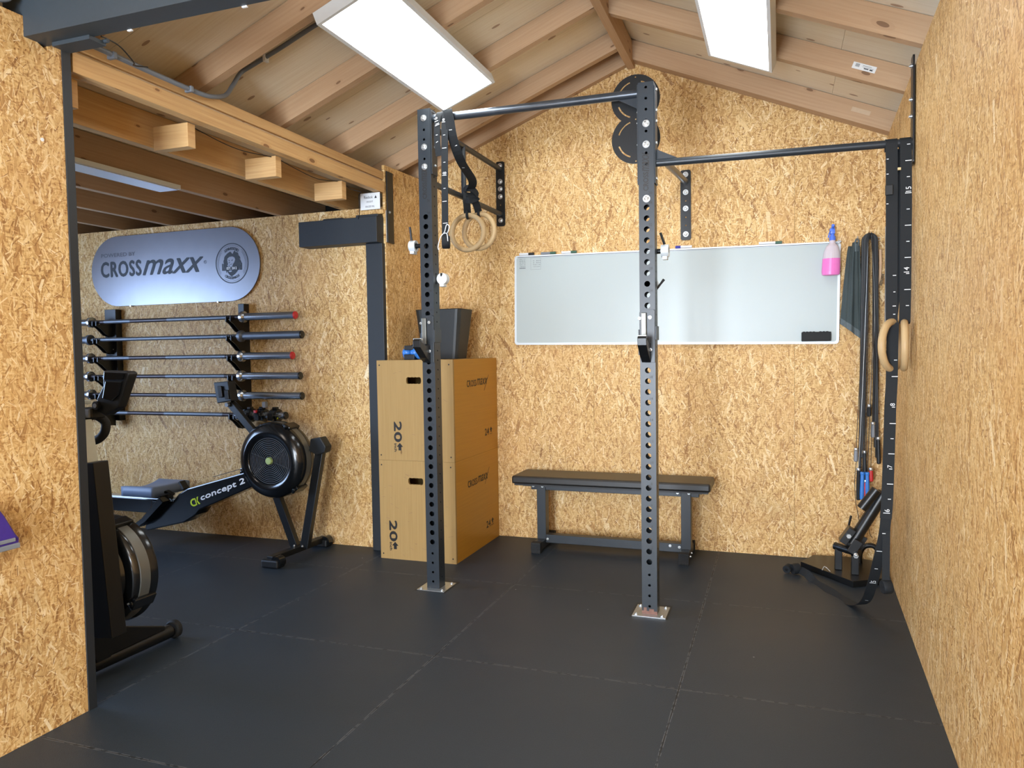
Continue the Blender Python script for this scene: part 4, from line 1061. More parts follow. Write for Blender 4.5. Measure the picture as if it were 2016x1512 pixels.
# ================================================================== PLYOMETRIC BOXES
BW, BD, BH = .508, .722, .6095
BXR, BYF = -1.8083, 4.0257
def hand_hole(cx, cy):
    P = []
    n = 4; L = .076; r = .0135; xs = [-.036+.024*k for k in range(4)]
    for k, x in enumerate(xs): P += [(cx+x+r*1.02*cos(a), cy-.008+r*sin(a)) for a in [radians(q) for q in ((180, 225, 270, 305) if k == 0 else (235, 270, 305) if k < 3 else (235, 270, 315, 360))]]
    for k, x in reversed(list(enumerate(xs))): P += [(cx+x+r*1.02*cos(a), cy+.008+r*sin(a)) for a in [radians(q) for q in ((0, 45, 90, 125) if k == 3 else (55, 90, 125) if k > 0 else (55, 90, 135, 180))]]
    return P
def plyo(z0, label, worn, dx=0.0):
    th = .018
    t = thing('plyo_box', label, 'plyometric box', (BXR-BW/2, BYF+BD/2, z0)); ang = .010
    x0, x1, y0, y1 = BXR-BW+dx, BXR+dx, BYF, BYF+BD; z1 = z0+BH-.0006
    m = MB(); m.prism([(0, 0), (BW, 0), (BW, z1-z0), (0, z1-z0)], [hand_hole(.249, BH-.124)], (x0, y0, z0), X, Z, th)
    o = (random.random()*5, random.random()*5); m.uv = [[(b+o[0], a+o[1]) for a, b in u] for u in m.uv]
    m.cur = 1; rs = random.Random(5+worn); yf = y0-.0008
    for k in range(10 if worn == 0 else 34):
        x = x0+.02+rs.random()*(BW-.06); z = z0+.03+rs.random()*(BH-.08); L = .008+rs.random()*.022; a = rs.random()*.9-.6
        m.face([(x, yf, z), (x+L*cos(a), yf, z+L*sin(a)-.0006), (x+L*cos(a), yf, z+L*sin(a)+.0006), (x, yf, z+.0010)])
    fp = obj('front_panel', m, [M['birch'], M['rust']], t)
    m = MB(); m.box((x1-th, y0+th, z0), (x1, y1-.0, z1)); obj('side_panel', m, M['film'], t)
    m = MB(); m.box((x0, y0+th, z0), (x0+th, y1, z1)); obj('side_panel', m, M['birch'], t)
    m = MB(); m.box((x0+th, y1-th, z0), (x1-th, y1, z1)); obj('back_panel', m, M['birch'], t)
    m = MB(); m.box((x0+th, y0+th, z1-th), (x1-th, y1-th, z1)); obj('top_panel', m, M['birch'], t)
    m = MB(); m.box((x0+th, y0+th, z0), (x1-th, y1-th, z0+th)); m.box((x0+th+.001, y0+.34, z0+th), (x1-th-.001, y0+.35, z1-th)); obj('bottom_panel', m, M['birch'], t)
    m = MB()
    yf = y0-.0006; ex = x0-(BXR-BW)
    vx = -2.204+(ex) if worn == 0 else -2.251
    zt = z0+.235 if worn == 0 else z0+.237
    # figures turned a quarter turn clockwise: text runs downwards, tops to the right
    if worn == 0: letters(m, '20', (-2.205+ex, yf, z0+.236), -Z, X, .122, .049, bold=.0028)
    else: letters(m, '20', (-2.252, yf, z0+.237), -Z, X, .126, .050, bold=.0028)
    bx = -2.205 if worn == 0 else -2.252; zi = z0+.236-.135
    letters(m, 'inch', (bx-.001, yf, zi+.002), -Z, X, .050, .016, bold=.0008)
    # arrow pointing up
    ax_, az = bx+.036, zi-.040
    m.face([(ax_-.010, yf, az), (ax_+.010, yf, az), (ax_+.010, yf, az+.024), (ax_-.010, yf, az+.024)]); m.face([(ax_-.022, yf, az+.022), (ax_+.022, yf, az+.022), (ax_, yf, az+.046)])
    obj('lettering', m, M['inkblack'], fp)
    m = MB()
    for (a, b) in ((.018, .03), (BW-.022, .03), (.018, BH-.03), (BW-.026, BH-.03)): m.lathe([(.0045, 0), (.0045, .0015)], (x0+a, yf+.0012, z0+b), -Y, 8)
    obj('screw_hole', m, M['inkblack'], t)
    m = MB(); xf = x1+.0006; yo = .0 if worn == 0 else -.012; zo = 0
    letters(m, 'CROSS', (xf, 4.232+yo, z0+.436-(.012 if worn else 0)), Y, Z, .145, .040, spacing=1.15, bold=.0014)
    letters(m, 'maxx', (xf, 4.385+yo, z0+.440-(.012 if worn else 0)), Y, Z, .190, .042, .5, bold=.0008)
    m.face([(xf, 4.51+yo, z0+.400), (xf, 4.516+yo, z0+.400), (xf, 4.598+yo, z0+.500), (xf, 4.592+yo, z0+.500)])
    letters(m, '24', (xf, 4.515, z0+.105), Y, Z, .072, .044, bold=.0014)
    az = z0+.130; ay = 4.625
    m.face([(xf, ay-.010, az-.012), (xf, ay+.010, az-.012), (xf, ay+.010, az+.006), (xf, ay-.010, az+.006)]); m.face([(xf, ay-.024, az+.004), (xf, ay+.024, az+.004), (xf, ay, az+.024)])
    letters(m, 'inch', (xf, 4.60, z0+.103), Y, Z, .045, .011)
    obj('lettering', m, M['inkblack'], t)
    return t
plyo(0.0, 'lower plywood jump box standing on the floor, scuffed and darker', 1)
plyo(BH+.0004, 'upper plywood jump box stacked on another, cleaner', 0)
ZB2 = 2*BH
# bin and blue trainer on top
m = MB()
def bin_ring(z, hx, hy, cx, cy, r=.03): return [(x, y, z) for x, y in rrect(cx-hx, cy-hy, cx+hx, cy+hy, r, 3)]
R0 = bin_ring(ZB2+.001, .125, .09, -2.055, 4.45); R1 = bin_ring(ZB2+.315, .158, .115, -2.052, 4.45); R1o = bin_ring(ZB2+.318, .163, .120, -2.052, 4.45); R2 = bin_ring(ZB2+.312, .150, .107, -2.052, 4.45); R3 = bin_ring(ZB2+.02, .118, .083, -2.055, 4.45)
def skin_rings(m, rings, close0=True, close1=True):
    n = len(rings[0])
    for a, b in zip(rings[:-1], rings[1:]):
        for i in range(n): j = (i+1) % n; m.face([a[i], a[j], b[j], b[i]])
    if close0: m.face(rings[0][::-1])
    if close1: m.face(rings[-1])
    return m
skin_rings(m, [R0, R1, R1o, R2, R3], True, True)
single('waste_bin', m, M['bin'], 'dark grey tapered plastic bin standing on the upper plywood box', 'bin')
t = thing('massage_roller', 'small blue and black training accessory on the upper plywood box', 'training accessory', (-2.10, 4.11, ZB2))
m = MB()
for dx, dy, dz, r in ((-.045, 0, .045, .030), (.012, -.005, .045, .030), (.040, .0, .030, .027), (-.055, .015, .028, .024)): m.sphere((-2.105+dx, 4.11+dy, ZB2+dz), r, 14)
obj('pad', m, M['blue'], t, smooth=True)
m = MB(); m.box((-2.155, 4.075, ZB2+.001), (-2.085, 4.14, ZB2+.034)); m.box((-2.155, 4.08, ZB2+.060), (-2.095, 4.13, ZB2+.088)); m.tube(smooth_path([(-2.12, 4.1, ZB2+.08), (-2.07, 4.1, ZB2+.098), (-2.05, 4.1, ZB2+.07)]), .008, 8); obj('strap', m, M['black'], t, bevel=.006)

# ================================================================== BENCH
t = thing('flat_bench', 'black padded flat weight bench in front of the gable wall', 'bench', (-.98, 4.55, 0))
m = MB(); m.box((-1.59, 4.405, .428), (-.372, 4.69, .478)); obj('seat_pad', m, M['vinyl'], t, bevel=.012, label='padded black vinyl seat')
m = MB(); m.box((-1.575, 4.42, .417), (-.387, 4.675, .4275)); obj('pad_board', m, M['black'], t)
m = MB(); m.box((-1.50, 4.525, .375), (-.45, 4.575, .4165)); obj('seat_beam', m, M['steel'], t, bevel=.002)
for x0, x1 in ((-1.530, -1.34), (-.60, -.425)):
    m = MB(); m.box((x0, 4.45, .409), (x1, 4.65, .4165)); obj('mounting_plate', m, M['steel'], t)
for x, nm in ((-1.430, 'l'), (-.525, 'r')):
    m = MB(); m.box((x-.029, 4.515, .060), (x+.029, 4.585, .410)); obj('leg', m, M['steel'], t, bevel=.002)
    m = MB(); m.box((x-.026, 4.405, .012), (x+.026, 4.72, .062)); ft = obj('foot', m, M['steel'], t, bevel=.002)
    for y0, y1 in ((4.385, 4.43), (4.70, 4.738)):
        m = MB(); m.box((x-.030, y0, .0005), (x+.030, y1, .066))
        for k in range(6): m.box((x-.031, y0-.0015, .020+k*.007), (x+.031, y1, .0225+k*.007))
        for k in range(6): m.box((x-.028+k*.010, y0-.003, .0005), (x-.022+k*.010, y0+.004, .008))
        obj('rubber_foot', m, M['rubber'], ft, bevel=.001)
m = MB(); m.box((-1.404, 4.52, .038), (-.551, 4.575, .090)); obj('cross_bar', m, M['steel'], t, bevel=.002)
for c_, n in (((-1.392, 4.519, .062), -Y), ((-.565, 4.519, .070), -Y), ((-.494, 4.44, .040), X), ((-.494, 4.50, .045), X), ((-.62, 4.519, .075), -Y), ((-1.46, 4.449, .4125), -Y), ((-1.40, 4.449, .4125), -Y), ((-.565, 4.449, .4125), -Y), ((-.50, 4.449, .4125), -Y)):
    m = MB(); bolt(m, c_, n, .006, .006); obj('bolt', m, M['zinc'], t)

# ================================================================== WHITEBOARD
wx0, wx1 = -1.6684, .3261
def wz(u, top): 
    f = (u-wx0)/(wx1-wx0); return (1.866-.0+.029*(1-f)) if top else (1.2749+.029*(1-f))
t = thing('whiteboard', 'long white magnetic board with silver frame on the gable wall', 'whiteboard', ((wx0+wx1)/2, W, 1.29))
e1w = V3((wx1-wx0, 0, -.029)).normalized(); e2w = V3((.0145, 0, 1)).normalized(); ow = V3((wx0, W-.020, 1.304)); LW = wx1-wx0; HW = .591
m = MB(); m.prism(rrect(0, 0, LW, HW, .02, 5), [rrect(.014, .014, LW-.014, HW-.014, .012, 4)], ow, e1w, e2w, .018); obj('frame', m, M['alu'], t)
m = MB(); m.prism([(.012, .012), (LW-.012, .012), (LW-.012, HW-.012), (.012, HW-.012)], [], ow+Y*.004, e1w, e2w, .012); obj('surface', m, M['board'], t)
m = MB(); m.prism([(.02, HW-.012), (LW-.02, HW-.012), (LW-.02, HW-.009), (.02, HW-.009)], [], ow-Y*.001, e1w, e2w, .0015); obj('frame_groove', m, M['black'], t)
def onboard(u, v, d=.0006): return ow+Y*.004+e1w*u+e2w*v-Y*d
m = MB()
for k, (u, wd_) in enumerate(((.036, .052), )):
    for r_ in range(6): letters(m, ('MA 17', 'KRA', 'DI 18.30', 'DO 19', 'TEAM', '----')[r_], onboard(.095-.06, HW-.028-.0115*r_), e1w, e2w, .04, .006)
for r_ in range(4): letters(m, ('5  RM', '3  RM', 'SQU 78', 'CLEAN JERK')[r_], onboard(.128, HW-.04-.013*r_), e1w, e2w, .05, .006)
obj('writing', m, M['grey_ink'], t)
m = MB()
def fr(u0, v0, u1, v1, w_=.0012):
    for a in ((u0, v0, u1, v0+w_), (u0, v1-w_, u1, v1), (u0, v0, u0+w_, v1), (u1-w_, v0, u1, v1)): m.face([onboard(a[0], a[1]), onboard(a[2], a[1]), onboard(a[2], a[3]), onboard(a[0], a[3])])
fr(.112, HW-.095, .182, HW-.018); obj('drawn_frame', m, M['greyplastic'], t)
# markers along the top edge
def marker(u, body, cap, left, label, L=.10):
    z = HW+.0092; t = thing('marker_pen', label, 'marker pen', tuple(ow+e1w*u+e2w*(HW)+Y*.006))
    p0 = ow+e1w*u+e2w*z+Y*.0015; p1 = p0+e1w*L
    a, b = (p0+e1w*.03, p1) if left else (p0, p1-e1w*.035)
    m = MB(); m.cyl(a, b, .0080, 14); obj('barrel', m, body, t, smooth=True)
    a, b = (p0, p0+e1w*.032) if left else (p1-e1w*.037, p1)
    m = MB(); m.cyl(a, b, .0084, 14); obj('cap', m, cap, t, smooth=True)
marker(.035, M['white'], M['black'], False, 'white marker pen with black cap, leftmost on the whiteboard top')
marker(.185, M['greyplastic'], M['green'], False, 'grey marker pen with green cap on the whiteboard top')
marker(.325, M['white'], M['green'], False, 'white marker pen with green cap, just left of the wall seam')
marker(1.055, M['white'], M['navy'], True, 'white marker pen with blue cap at its left end')
marker(1.545, M['white'], M['green'], False, 'white marker pen with green cap on the right half of the whiteboard', .13)
t = thing('board_eraser', 'black whiteboard eraser at the lower right corner of the board', 'eraser', (.20, W-.03, 1.29))
m = MB(); m.box((.123, W-.042, 1.293), (.283, W-.016, 1.347)); obj('felt', m, M['rubber'], t, bevel=.004)
m = MB(); [m.box((.13+.018*k, W-.043, 1.347), (.142+.018*k, W-.018, 1.350)) for k in range(8) if k != 4]; obj('ridges', m, M['black'], t)
# spray bottle hung on the board edge
t = thing('spray_bottle', 'plastic spray bottle of pink liquid hung on the right end of the whiteboard', 'bottle', (.28, W-.06, 1.668))
m = MB(); 
def ering(z, rx, ry, cx=.280, cy=W-.058, n=24): return [(cx+rx*cos(2*pi*k/n), cy+ry*sin(2*pi*k/n), z) for k in range(n)]
skin_rings(m, [ering(1.669, .034, .022), ering(1.672, .046, .030, .279), ering(1.69, .0495, .033, .279), ering(1.765, .0475, .032, .282)], True, True); obj('liquid', m, M['pinkliquid'], t, smooth=True)
m = MB(); skin_rings(m, [ering(1.765, .0475, .032, .282), ering(1.805, .043, .030, .284), ering(1.835, .032, .026, .286), ering(1.852, .017, .016, .287), ering(1.870, .015, .015, .287)], True, True); obj('body', m, M['bottle'], t, smooth=True)
m = MB(); m.lathe([(.017, 0), (.017, .02), (.012, .028), (.011, .045)], (.287, W-.058, 1.868), Z, 16); m.box((.272, W-.072, 1.905), (.300, W-.046, 1.935)); m.tube([(.286, W-.06, 1.93), (.290, W-.075, 1.945), (.288, W-.09, 1.95)], .009, 10); m.tube([(.275, W-.075, 1.92), (.268, W-.085, 1.90), (.264, W-.08, 1.882)], .004, 6)
obj('spray_head', m, M['bluetrig'], t, smooth=True, bevel=.002)
m = MB(); m.tube(smooth_path([(.315, W-.058, 1.85), (.330, W-.05, 1.862), (.322, W-.025, 1.868)]), .005, 8); obj('hook', m, M['alu'], t)

# ------------------------------------------------------------------ towel, hooks, brush, bands, ropes on the gable wall
t = thing('towel', 'dark grey towel hanging from a wall hook right of the whiteboard', 'towel', (.40, W-.03, 1.30))
m = MB(); N, K = 26, 22; rs = random.Random(3)
def tow(u, v):
    zt = 1.835; L_ = (.332+.03*(1-v), .452+.004*(1-v)); 
    xl = .372+(.330-.372)*v**.8; xrr = .432+(.452-.432)*v; x = xl+(xrr-xl)*u
    zb = 1.395-.10*u+.02*max(0, u-.9)*10*0; z = 1.832+(.02 if .35 < u < .9 else 0)*(1-v)-(1.835-zb)*v
    fold = .010*sin(u*9+v*1.2)*(0.4+v*.6)+.006*sin(u*21+1)+.004*sin(v*14+u*5)
    return (x, W-.030-.012+fold*1.0, z)
G = [[tow(i/K, j/N) for i in range(K+1)] for j in range(N+1)]; Gb = [[(p[0], p[1]+.006, p[2]) for p in r] for r in G]
for j in range(N):
    for i in range(K):
        m.face([G[j+1][i], G[j+1][i+1], G[j][i+1], G[j][i]]); m.face([Gb[j][i], Gb[j][i+1], Gb[j+1][i+1], Gb[j+1][i]])
for j in range(N):
    m.face([G[j][0], Gb[j][0], Gb[j+1][0], G[j+1][0]]); m.face([G[j][K], G[j+1][K], Gb[j+1][K], Gb[j][K]])
for i in range(K): m.face([G[N][i], Gb[N][i], Gb[N][i+1], G[N][i+1]]); m.face([G[0][i], G[0][i+1], Gb[0][i+1], Gb[0][i]])
o = obj('cloth', m, M['towel'], t, smooth=True, weld=True)
m = MB(); M['hem'] = simple('lighter_grey_hem', (98, 106, 108), .95, 0, .2, .1)
for i in range(K):
    a, b = G[N][i], G[N][i+1]; a2, b2 = G[N-2][i], G[N-2][i+1]; m.face([(p[0], p[1]-.001, p[2]) for p in (a, b, b2, a2)])
obj('hem', m, M['hem'], t, label='lighter woven hem')
m = MB(); m.tube(smooth_path([(.405, W-.04, 1.835), (.410, W-.045, 1.862), (.418, W-.04, 1.872), (.426, W-.04, 1.860), (.424, W-.04, 1.832)]), .004, 8); m.box((.404, W-.046, 1.80), (.424, W-.036, 1.845)); obj('hanging_loop', m, M['hem'], t)
single('wall_hook', MB().tube(smooth_path([(.420, W-.002, 1.868), (.420, W-.03, 1.866), (.420, W-.045, 1.874), (.420, W-.046, 1.885)]), .003, 8), M['zinc'], 'small metal hook carrying the grey towel', 'hook')
single('wall_hook', MB().tube([(.480, W-.002, 1.862), (.480, W-.075, 1.866), (.480, W-.078, 1.885)], .004, 8), M['zinc'], 'metal hook carrying the black bands and jump ropes', 'hook')
single('wall_hook', MB().torus((.532, W-.008, 1.868), .009, .0012, (0, 1, 0), 20, 6), M['zinc'], 'small open wire ring hook above the wire brush', 'hook')
t = thing('wire_brush', 'wooden-handled wire brush hanging on the wall beside the black bands', 'brush', (.538, W-.02, 1.59))
m = MB(); pa = smooth_path([(.540, W-.016, 1.808), (.541, W-.016, 1.74), (.540, W-.016, 1.68), (.536, W-.016, 1.64), (.522, W-.016, 1.592)], 5); m.tube(pa, 0, 4, flat=(.015, .010, X)); obj('handle', m, M['brushwood'], t, bevel=.002)
m = MB()
for k in range(8):
    for q in (-.003, .003): m.cyl((.541-.0016*k+.004, W-.016+q, 1.668-.008*k), (.562-.0018*k, W-.018+q, 1.662-.0085*k), .0014, 5)
obj('bristles', m, M['black'], t)
# resistance band folded over the hook
def band_loop(x0, x1, ztop, z0, z1, y, w_, name, label, mat, th=.0045):
    m = MB(); c_ = (x0+x1)/2; r_ = (x1-x0)/2
    P = [(x0-.010, y+.01, z0)]+smooth_path([(x0-.009, y+.01, z0+.01), (x0-.004, y, (z0+ztop)/2), (x0, y, ztop-r_)], 6)+[(c_-r_*cos(a), y, ztop-r_+r_*1.0*sin(a)) for a in [pi*k/12 for k in range(1, 12)]]+smooth_path([(x1, y, ztop-r_), (x1+.006, y, (z1+ztop)/2), (x1+.008, y+.01, z1)], 6)
    m.tube(P, 0, 4, flat=(w_, th, Y)); return P, m
t = thing('resistance_band', 'wide black rubber band folded over the wall hook, two long legs', 'resistance band', (.48, W-.05, .5))
for x0, x1, zt, z0, z1, y, w_ in ((.456, .510, 1.886, .62, .68, W-.045, .045), (.447, .518, 1.892, .50, .62, W-.040, .030), (.463, .503, 1.878, .75, .80, W-.050, .030)):
    P, m = band_loop(x0, x1, zt, z0, z1, y, w_, '', '', None, .014); obj('band', m, M['band'], t, smooth=False, bevel=.002)
def rope(name, label, xs, ztop, handles, hmat, rmat, r_=.0022, y=W-.075):
    """speed rope hung over the hook: cable with two handles (x,z_top,z_bottom)"""
    t = thing('jump_rope', label, 'jump rope', (.48, y, .4))
    P = []
    (xa, za, zab), (xb, zb, zbb) = handles
    P = smooth_path([(xa, y, za), (xs[0], y-.004, (za+ztop)/2), (.470, y, ztop-.02), (.480, y, ztop), (.490, y, ztop-.02), (xs[1], y-.004, (zb+ztop)/2), (xb, y, zb)], 8)
    m = MB(); m.tube(P, r_, 6); obj('cable', m, rmat, t, smooth=True)
    for (x, z, z2) in handles:
        d = V3((random.uniform(-.03, .03), 0, -1)).normalized(); a = V3((x, y, z)); L = z-z2
        m = MB(); m.lathe([(.004, 0), (.010, .004), (.0105, L*.3), (.012, L*.75), (.011, L-.004), (.006, L)], a, d, 14); h_ = obj('handle', m, hmat, t, smooth=True)
        m = MB(); m.lathe([(.011, 0), (.0122, .002), (.0122, .014), (.011, .016)], a, d, 14); obj('collar', m, M['zinc'] if hmat != M['blue'] else M['blue'], h_, smooth=True)
rope('r', 'black jump rope with long black handles, longest handle pair', (.463, .515), 1.862, ((.458, .665, .50), (.528, .745, .59)), M['black'], M['cable'], .003, W-.080)
rope('r', 'jump rope with black foam handles and thin silver cable', (.452, .505), 1.862, ((.427, .565, .38), (.480, .93, .86)), M['rubber'], M['zinc'], .0013, W-.088)
rope('r', 'jump rope with red handles among the black ropes', (.47, .50), 1.862, ((.462, .50, .40), (.490, .57, .49)), M['red'], M['cable'], .0016, W-.094)
rope('r', 'jump rope with blue-ended handles', (.462, .492), 1.862, ((.446, .545, .385), (.471, .545, .41)), M['blue'], M['cable'], .0018, W-.100)
rope('r', 'jump rope with grey counter handle, leftmost of the hanging ropes', (.44, .51), 1.862, ((.414, .68, .60), (.500, .83, .74)), M['greyplastic'], M['cable'], .0018, W-.086)
m = MB(); m.tube(smooth_path([(.417, W-.09, .61), (.407, W-.09, .50), (.412, W-.09, .38), (.425, W-.09, .30), (.436, W-.09, .24), (.446, W-.09, .275)]), .0018, 6); m.tube(smooth_path([(.478, W-.10, .41), (.47, W-.1, .33), (.485, W-.10, .20), (.50, W-.10, .17)]), .0015, 6)
single('rope_ends', m, M['cable'], 'loose thin black cable ends dangling below the jump rope handles', 'cable')
single('poster', MB().box((xr(4.6)-.010, 4.36, 1.34), (xr(4.6)-.002, 4.72, 1.93)), M['white'], 'white sheet on the right wall mostly hidden behind the ring straps', 'poster')

# ================================================================== LANDMINE in the corner
t = thing('landmine_base', 'black steel floor plate with pivoting barbell sleeve in the right corner', 'landmine trainer', (.36, 4.45, 0))
m = MB(); m.prism([(.115, 4.535), (.362, 4.225), (.538, 4.335), (.545, 4.66), (.36, 4.72), (.19, 4.70)], [], (0, 0, .034), X, Y, .033); obj('plate', m, M['frameblk'], t, bevel=.002)
def tb(m, a, b, r_): m.tube([a, b], r_, 18)
m = MB(); m.box((.288, 4.42, .034), (.326, 4.462, .150)); obj('post', m, M['frameblk'], t, bevel=.003)
m = MB(); m.box((.365, 4.345, .034), (.403, 4.390, .135)); obj('post', m, M['frameblk'], t, bevel=.003)
m = MB(); tb(m, (.290, 4.448, .160), (.405, 4.357, .150), .021); obj('pivot_tube', m, M['frameblk'], t, smooth=True)
m = MB(); bolt(m, (.386, 4.343, .145), (.0, -1, .1), .013, .012, False); m.lathe([(.013, 0), (.013, .012)], (.386, 4.343, .140), (0, -1, 0), 6); obj('bolt', m, M['zinc'], t)
m = MB(); 
d = (V3((.535, 4.40, .53))-V3((.375, 4.40, .235))).normalized()
m.obox((.322, 4.385, .200), V3((.322, 4.385, .200))+V3((.050, 0, .078)), .070, .040, side=Y); m.obox((.362, 4.352, .150), V3((.362, 4.352, .150))+V3((.040, 0, .068)), .008, .045, side=Y); m.obox((.372, 4.43, .150), V3((.372, 4.43, .150))+V3((.045, 0, .085)), .008, .08, side=Y)
obj('yoke', m, M['frameblk'], t, bevel=.002)
m = MB(); m.lathe([(.0125, 0), (.0125, .010)], (.352, 4.347, .243), (0, -1, 0), 6); obj('bolt', m, M['zinc'], t)
m = MB(); m.tube([(.372, 4.40, .190), (.528, 4.40, .478)], .031, 26); obj('sleeve', m, M['frameblk'], t, smooth=True)
m = MB(); m.tube([(.412, 4.335, .398), (.482, 4.335, .500)], .026, 22); m.lathe([(.0265, 0), (.0265, .004)], (.482, 4.335, .500), (.57, 0, .83), 22); obj('side_sleeve', m, M['frameblk'], t, smooth=True)
m = MB(); m.tube(smooth_path([(.430, 4.60, .034), (.432, 4.60, .09), (.455, 4.60, .130), (.50, 4.60, .135), (.525, 4.60, .10), (.53, 4.60, .034)]), .014, 14); obj('handle', m, M['frameblk'], t, smooth=True)
m = MB(); m.cyl((.345, 4.46, .20), (.372, 4.46, .33), .006, 8); m.cyl((.40, 4.48, .18), (.432, 4.48, .285), .006, 8); obj('pin', m, M['frameblk'], t)
m = MB(); m.tube(smooth_path([(.222, 4.385, .036), (.232, 4.385, .056), (.245, 4.385, .050), (.262, 4.37, .036)]), .0022, 6); obj('wire_clip', m, M['zinc'], t)

# ================================================================== SIGN
t = thing('wall_sign', 'silver pill-shaped sign with dark lettering and lion emblem on the left bay wall', 'sign', (-4.05, WL, 1.635))
x0, x1, z0, z1 = -4.808, -3.300, 1.636, 2.143
m = MB(); m.prism(rrect(x0, z0, x1, z1, (z1-z0)/2-.0005, 18), [], (0, WL-.016, 0), X, Z, .010); obj('panel', m, M['sign'], t, bevel=.0015)
ys = WL-.0172
m = MB(); letters(m, 'POWERED BY', (-4.706, ys, 1.996), X, Z, .322, .027, bold=.0006); obj('lettering', m, M['grey_ink'], t)
m = MB(); letters(m, 'CROSS', (-4.712, ys, 1.852), X, Z, .378, .108, 0, spacing=1.12, bold=.0045); 
letters(m, 'maxx', (-4.318, ys, 1.850), X, Z, .545, .104, .42, bold=.0030)
m.torus((-3.757, ys, 1.915), .011, .0009, Y, 24, 4); letters(m, 'R', (-3.757, ys, 1.915), X, Z, None, .011, center=True)
obj('lettering', m, M['ink'], t)
ec = V3((-3.531, ys, 1.894)); ER = .137
m = MB()
def ring2(r0, r1, a0=0, a1=2*pi, n=64, d=0):
    for k in range(n):
        a, b = a0+(a1-a0)*k/n, a0+(a1-a0)*(k+1)/n
        m.face([ec+V3((r0*cos(a), d, r0*sin(a))), ec+V3((r1*cos(a), d, r1*sin(a))), ec+V3((r1*cos(b), d, r1*sin(b))), ec+V3((r0*cos(b), d, r0*sin(b)))][::-1])
ring2(ER-.006, ER); 
for a0, a1 in ((.95, pi-.95-.0), ): pass
for rr in (.121, ): ring2(rr, rr+.0015, radians(-38), radians(48)); ring2(rr, rr+.0015, radians(132), radians(218)); ring2(rr, rr+.0013, radians(60), radians(120)); ring2(rr, rr+.0013, radians(238), radians(302))
ring2(.111, .1125, radians(-36), radians(42)); ring2(.111, .1125, radians(138), radians(216))
def arctext(body, r, a_mid, span, h, inward):
    n = len(body)
    for i, ch in enumerate(body):
        f_ = (i+.5)/n-.5
        a = a_mid-f_*span if not inward else a_mid+f_*span
        rd = V3((cos(a), 0, sin(a))); tg = V3((sin(a), 0, -cos(a)))
        if inward: rgt, upv = -tg, -rd
        else: rgt, upv = tg, rd
        letters(m, ch, ec+rd*r, rgt, upv, .0135, h, center=True, bold=.0008)
arctext('CROSSMAXX', .100, radians(270), radians(72), .017, True)
# the upper name is printed mirrored upside down, reading towards the centre
arctext('CROSSMAXX'[::-1][::-1], .100, radians(90), radians(-72)*-1, .017, True)
# plates of the barbell
for s_ in (-1, 1):
    for k in range(3): m.box(tuple(ec+V3((s_*(.050+.0125*k)-.0042+.004*s_, -.0002, -.048))), tuple(ec+V3((s_*(.050+.0125*k)+.0042+.004*s_, .0008, .0+.0))))
obj('emblem', m, M['ink'], t)
m = MB()
mane = [(-.028, .072), (-.010, .080), (.000, .068), (.010, .062), (.018, .078), (.030, .086), (.032, .074), (.048, .072), (.058, .058), (.050, .056), (.066, .042), (.072, .028), (.062, .030), (.076, .010), (.078, -.004), (.066, .002), (.074, -.022), (.060, -.035), (.052, -.046), (.040, -.060), (.024, -.074), (.010, -.082), (-.004, -.090), (-.020, -.080), (-.034, -.064), (-.040, -.050), (-.048, -.066), (-.050, -.048), (-.056, -.030), (-.062, -.012), (-.066, -.004), (-.068, .012), (-.072, .004), (-.068, .022), (-.060, .036), (-.066, .034), (-.054, .054), (-.040, .062), (-.046, .062)]
m.prism(mane, [], ec+V3((0, -.0004, 0)), X, Z, .0004); obj('lion_mane', m, M['ink'], t)
m = MB(); face_ = [(-.034, .034), (-.018, .044), (.006, .046), (.024, .038), (.030, .024), (.022, .006), (.012, -.004), (.006, -.014), (.004, -.024), (-.014, -.030), (-.030, -.026), (-.036, -.014), (-.030, -.004), (-.034, .008), (-.036, .022)]
m.prism(face_, [], ec+V3((0, -.0012, 0)), X, Z, .0004)
m.prism([(-.030, -.052), (-.018, -.060), (-.004, -.058), (.002, -.050), (-.014, -.048)], [], ec+V3((0, -.0012, 0)), X, Z, .0004)
obj('lion_face', m, M['sign'], t)
m = MB()
for q in ([(-.026, .026), (-.014, .018), (-.022, .014)], [(.012, .026), (-.002, .020), (.004, .014)], [(-.028, .006), (-.012, .008), (-.020, .000)], [(-.026, -.010), (-.004, -.006), (.010, .002), (-.004, -.010)], [(-.024, -.012), (-.020, -.012), (-.020, -.026), (-.025, -.024)]): m.prism(q, [], ec+V3((0, -.0018, 0)), X, Z, .0004)
m.box(tuple(ec+V3((-.046, -.0022, -.044))), tuple(ec+V3((.046, -.0014, -.024)))); obj('lion_features', m, M['ink'], t)
m = MB(); letters(m, 'EST. 2012', ec+V3((0, -.0026, -.034)), X, Z, .084, .016, center=True, bold=.0008); obj('lettering', m, M['white'], t)
for x in (-4.445, -3.66):
    m = MB(); m.cyl((x, WL-.020, 1.634), (x, WL-.002, 1.634), .006, 10); obj('fixing', m, M['zinc'], t)

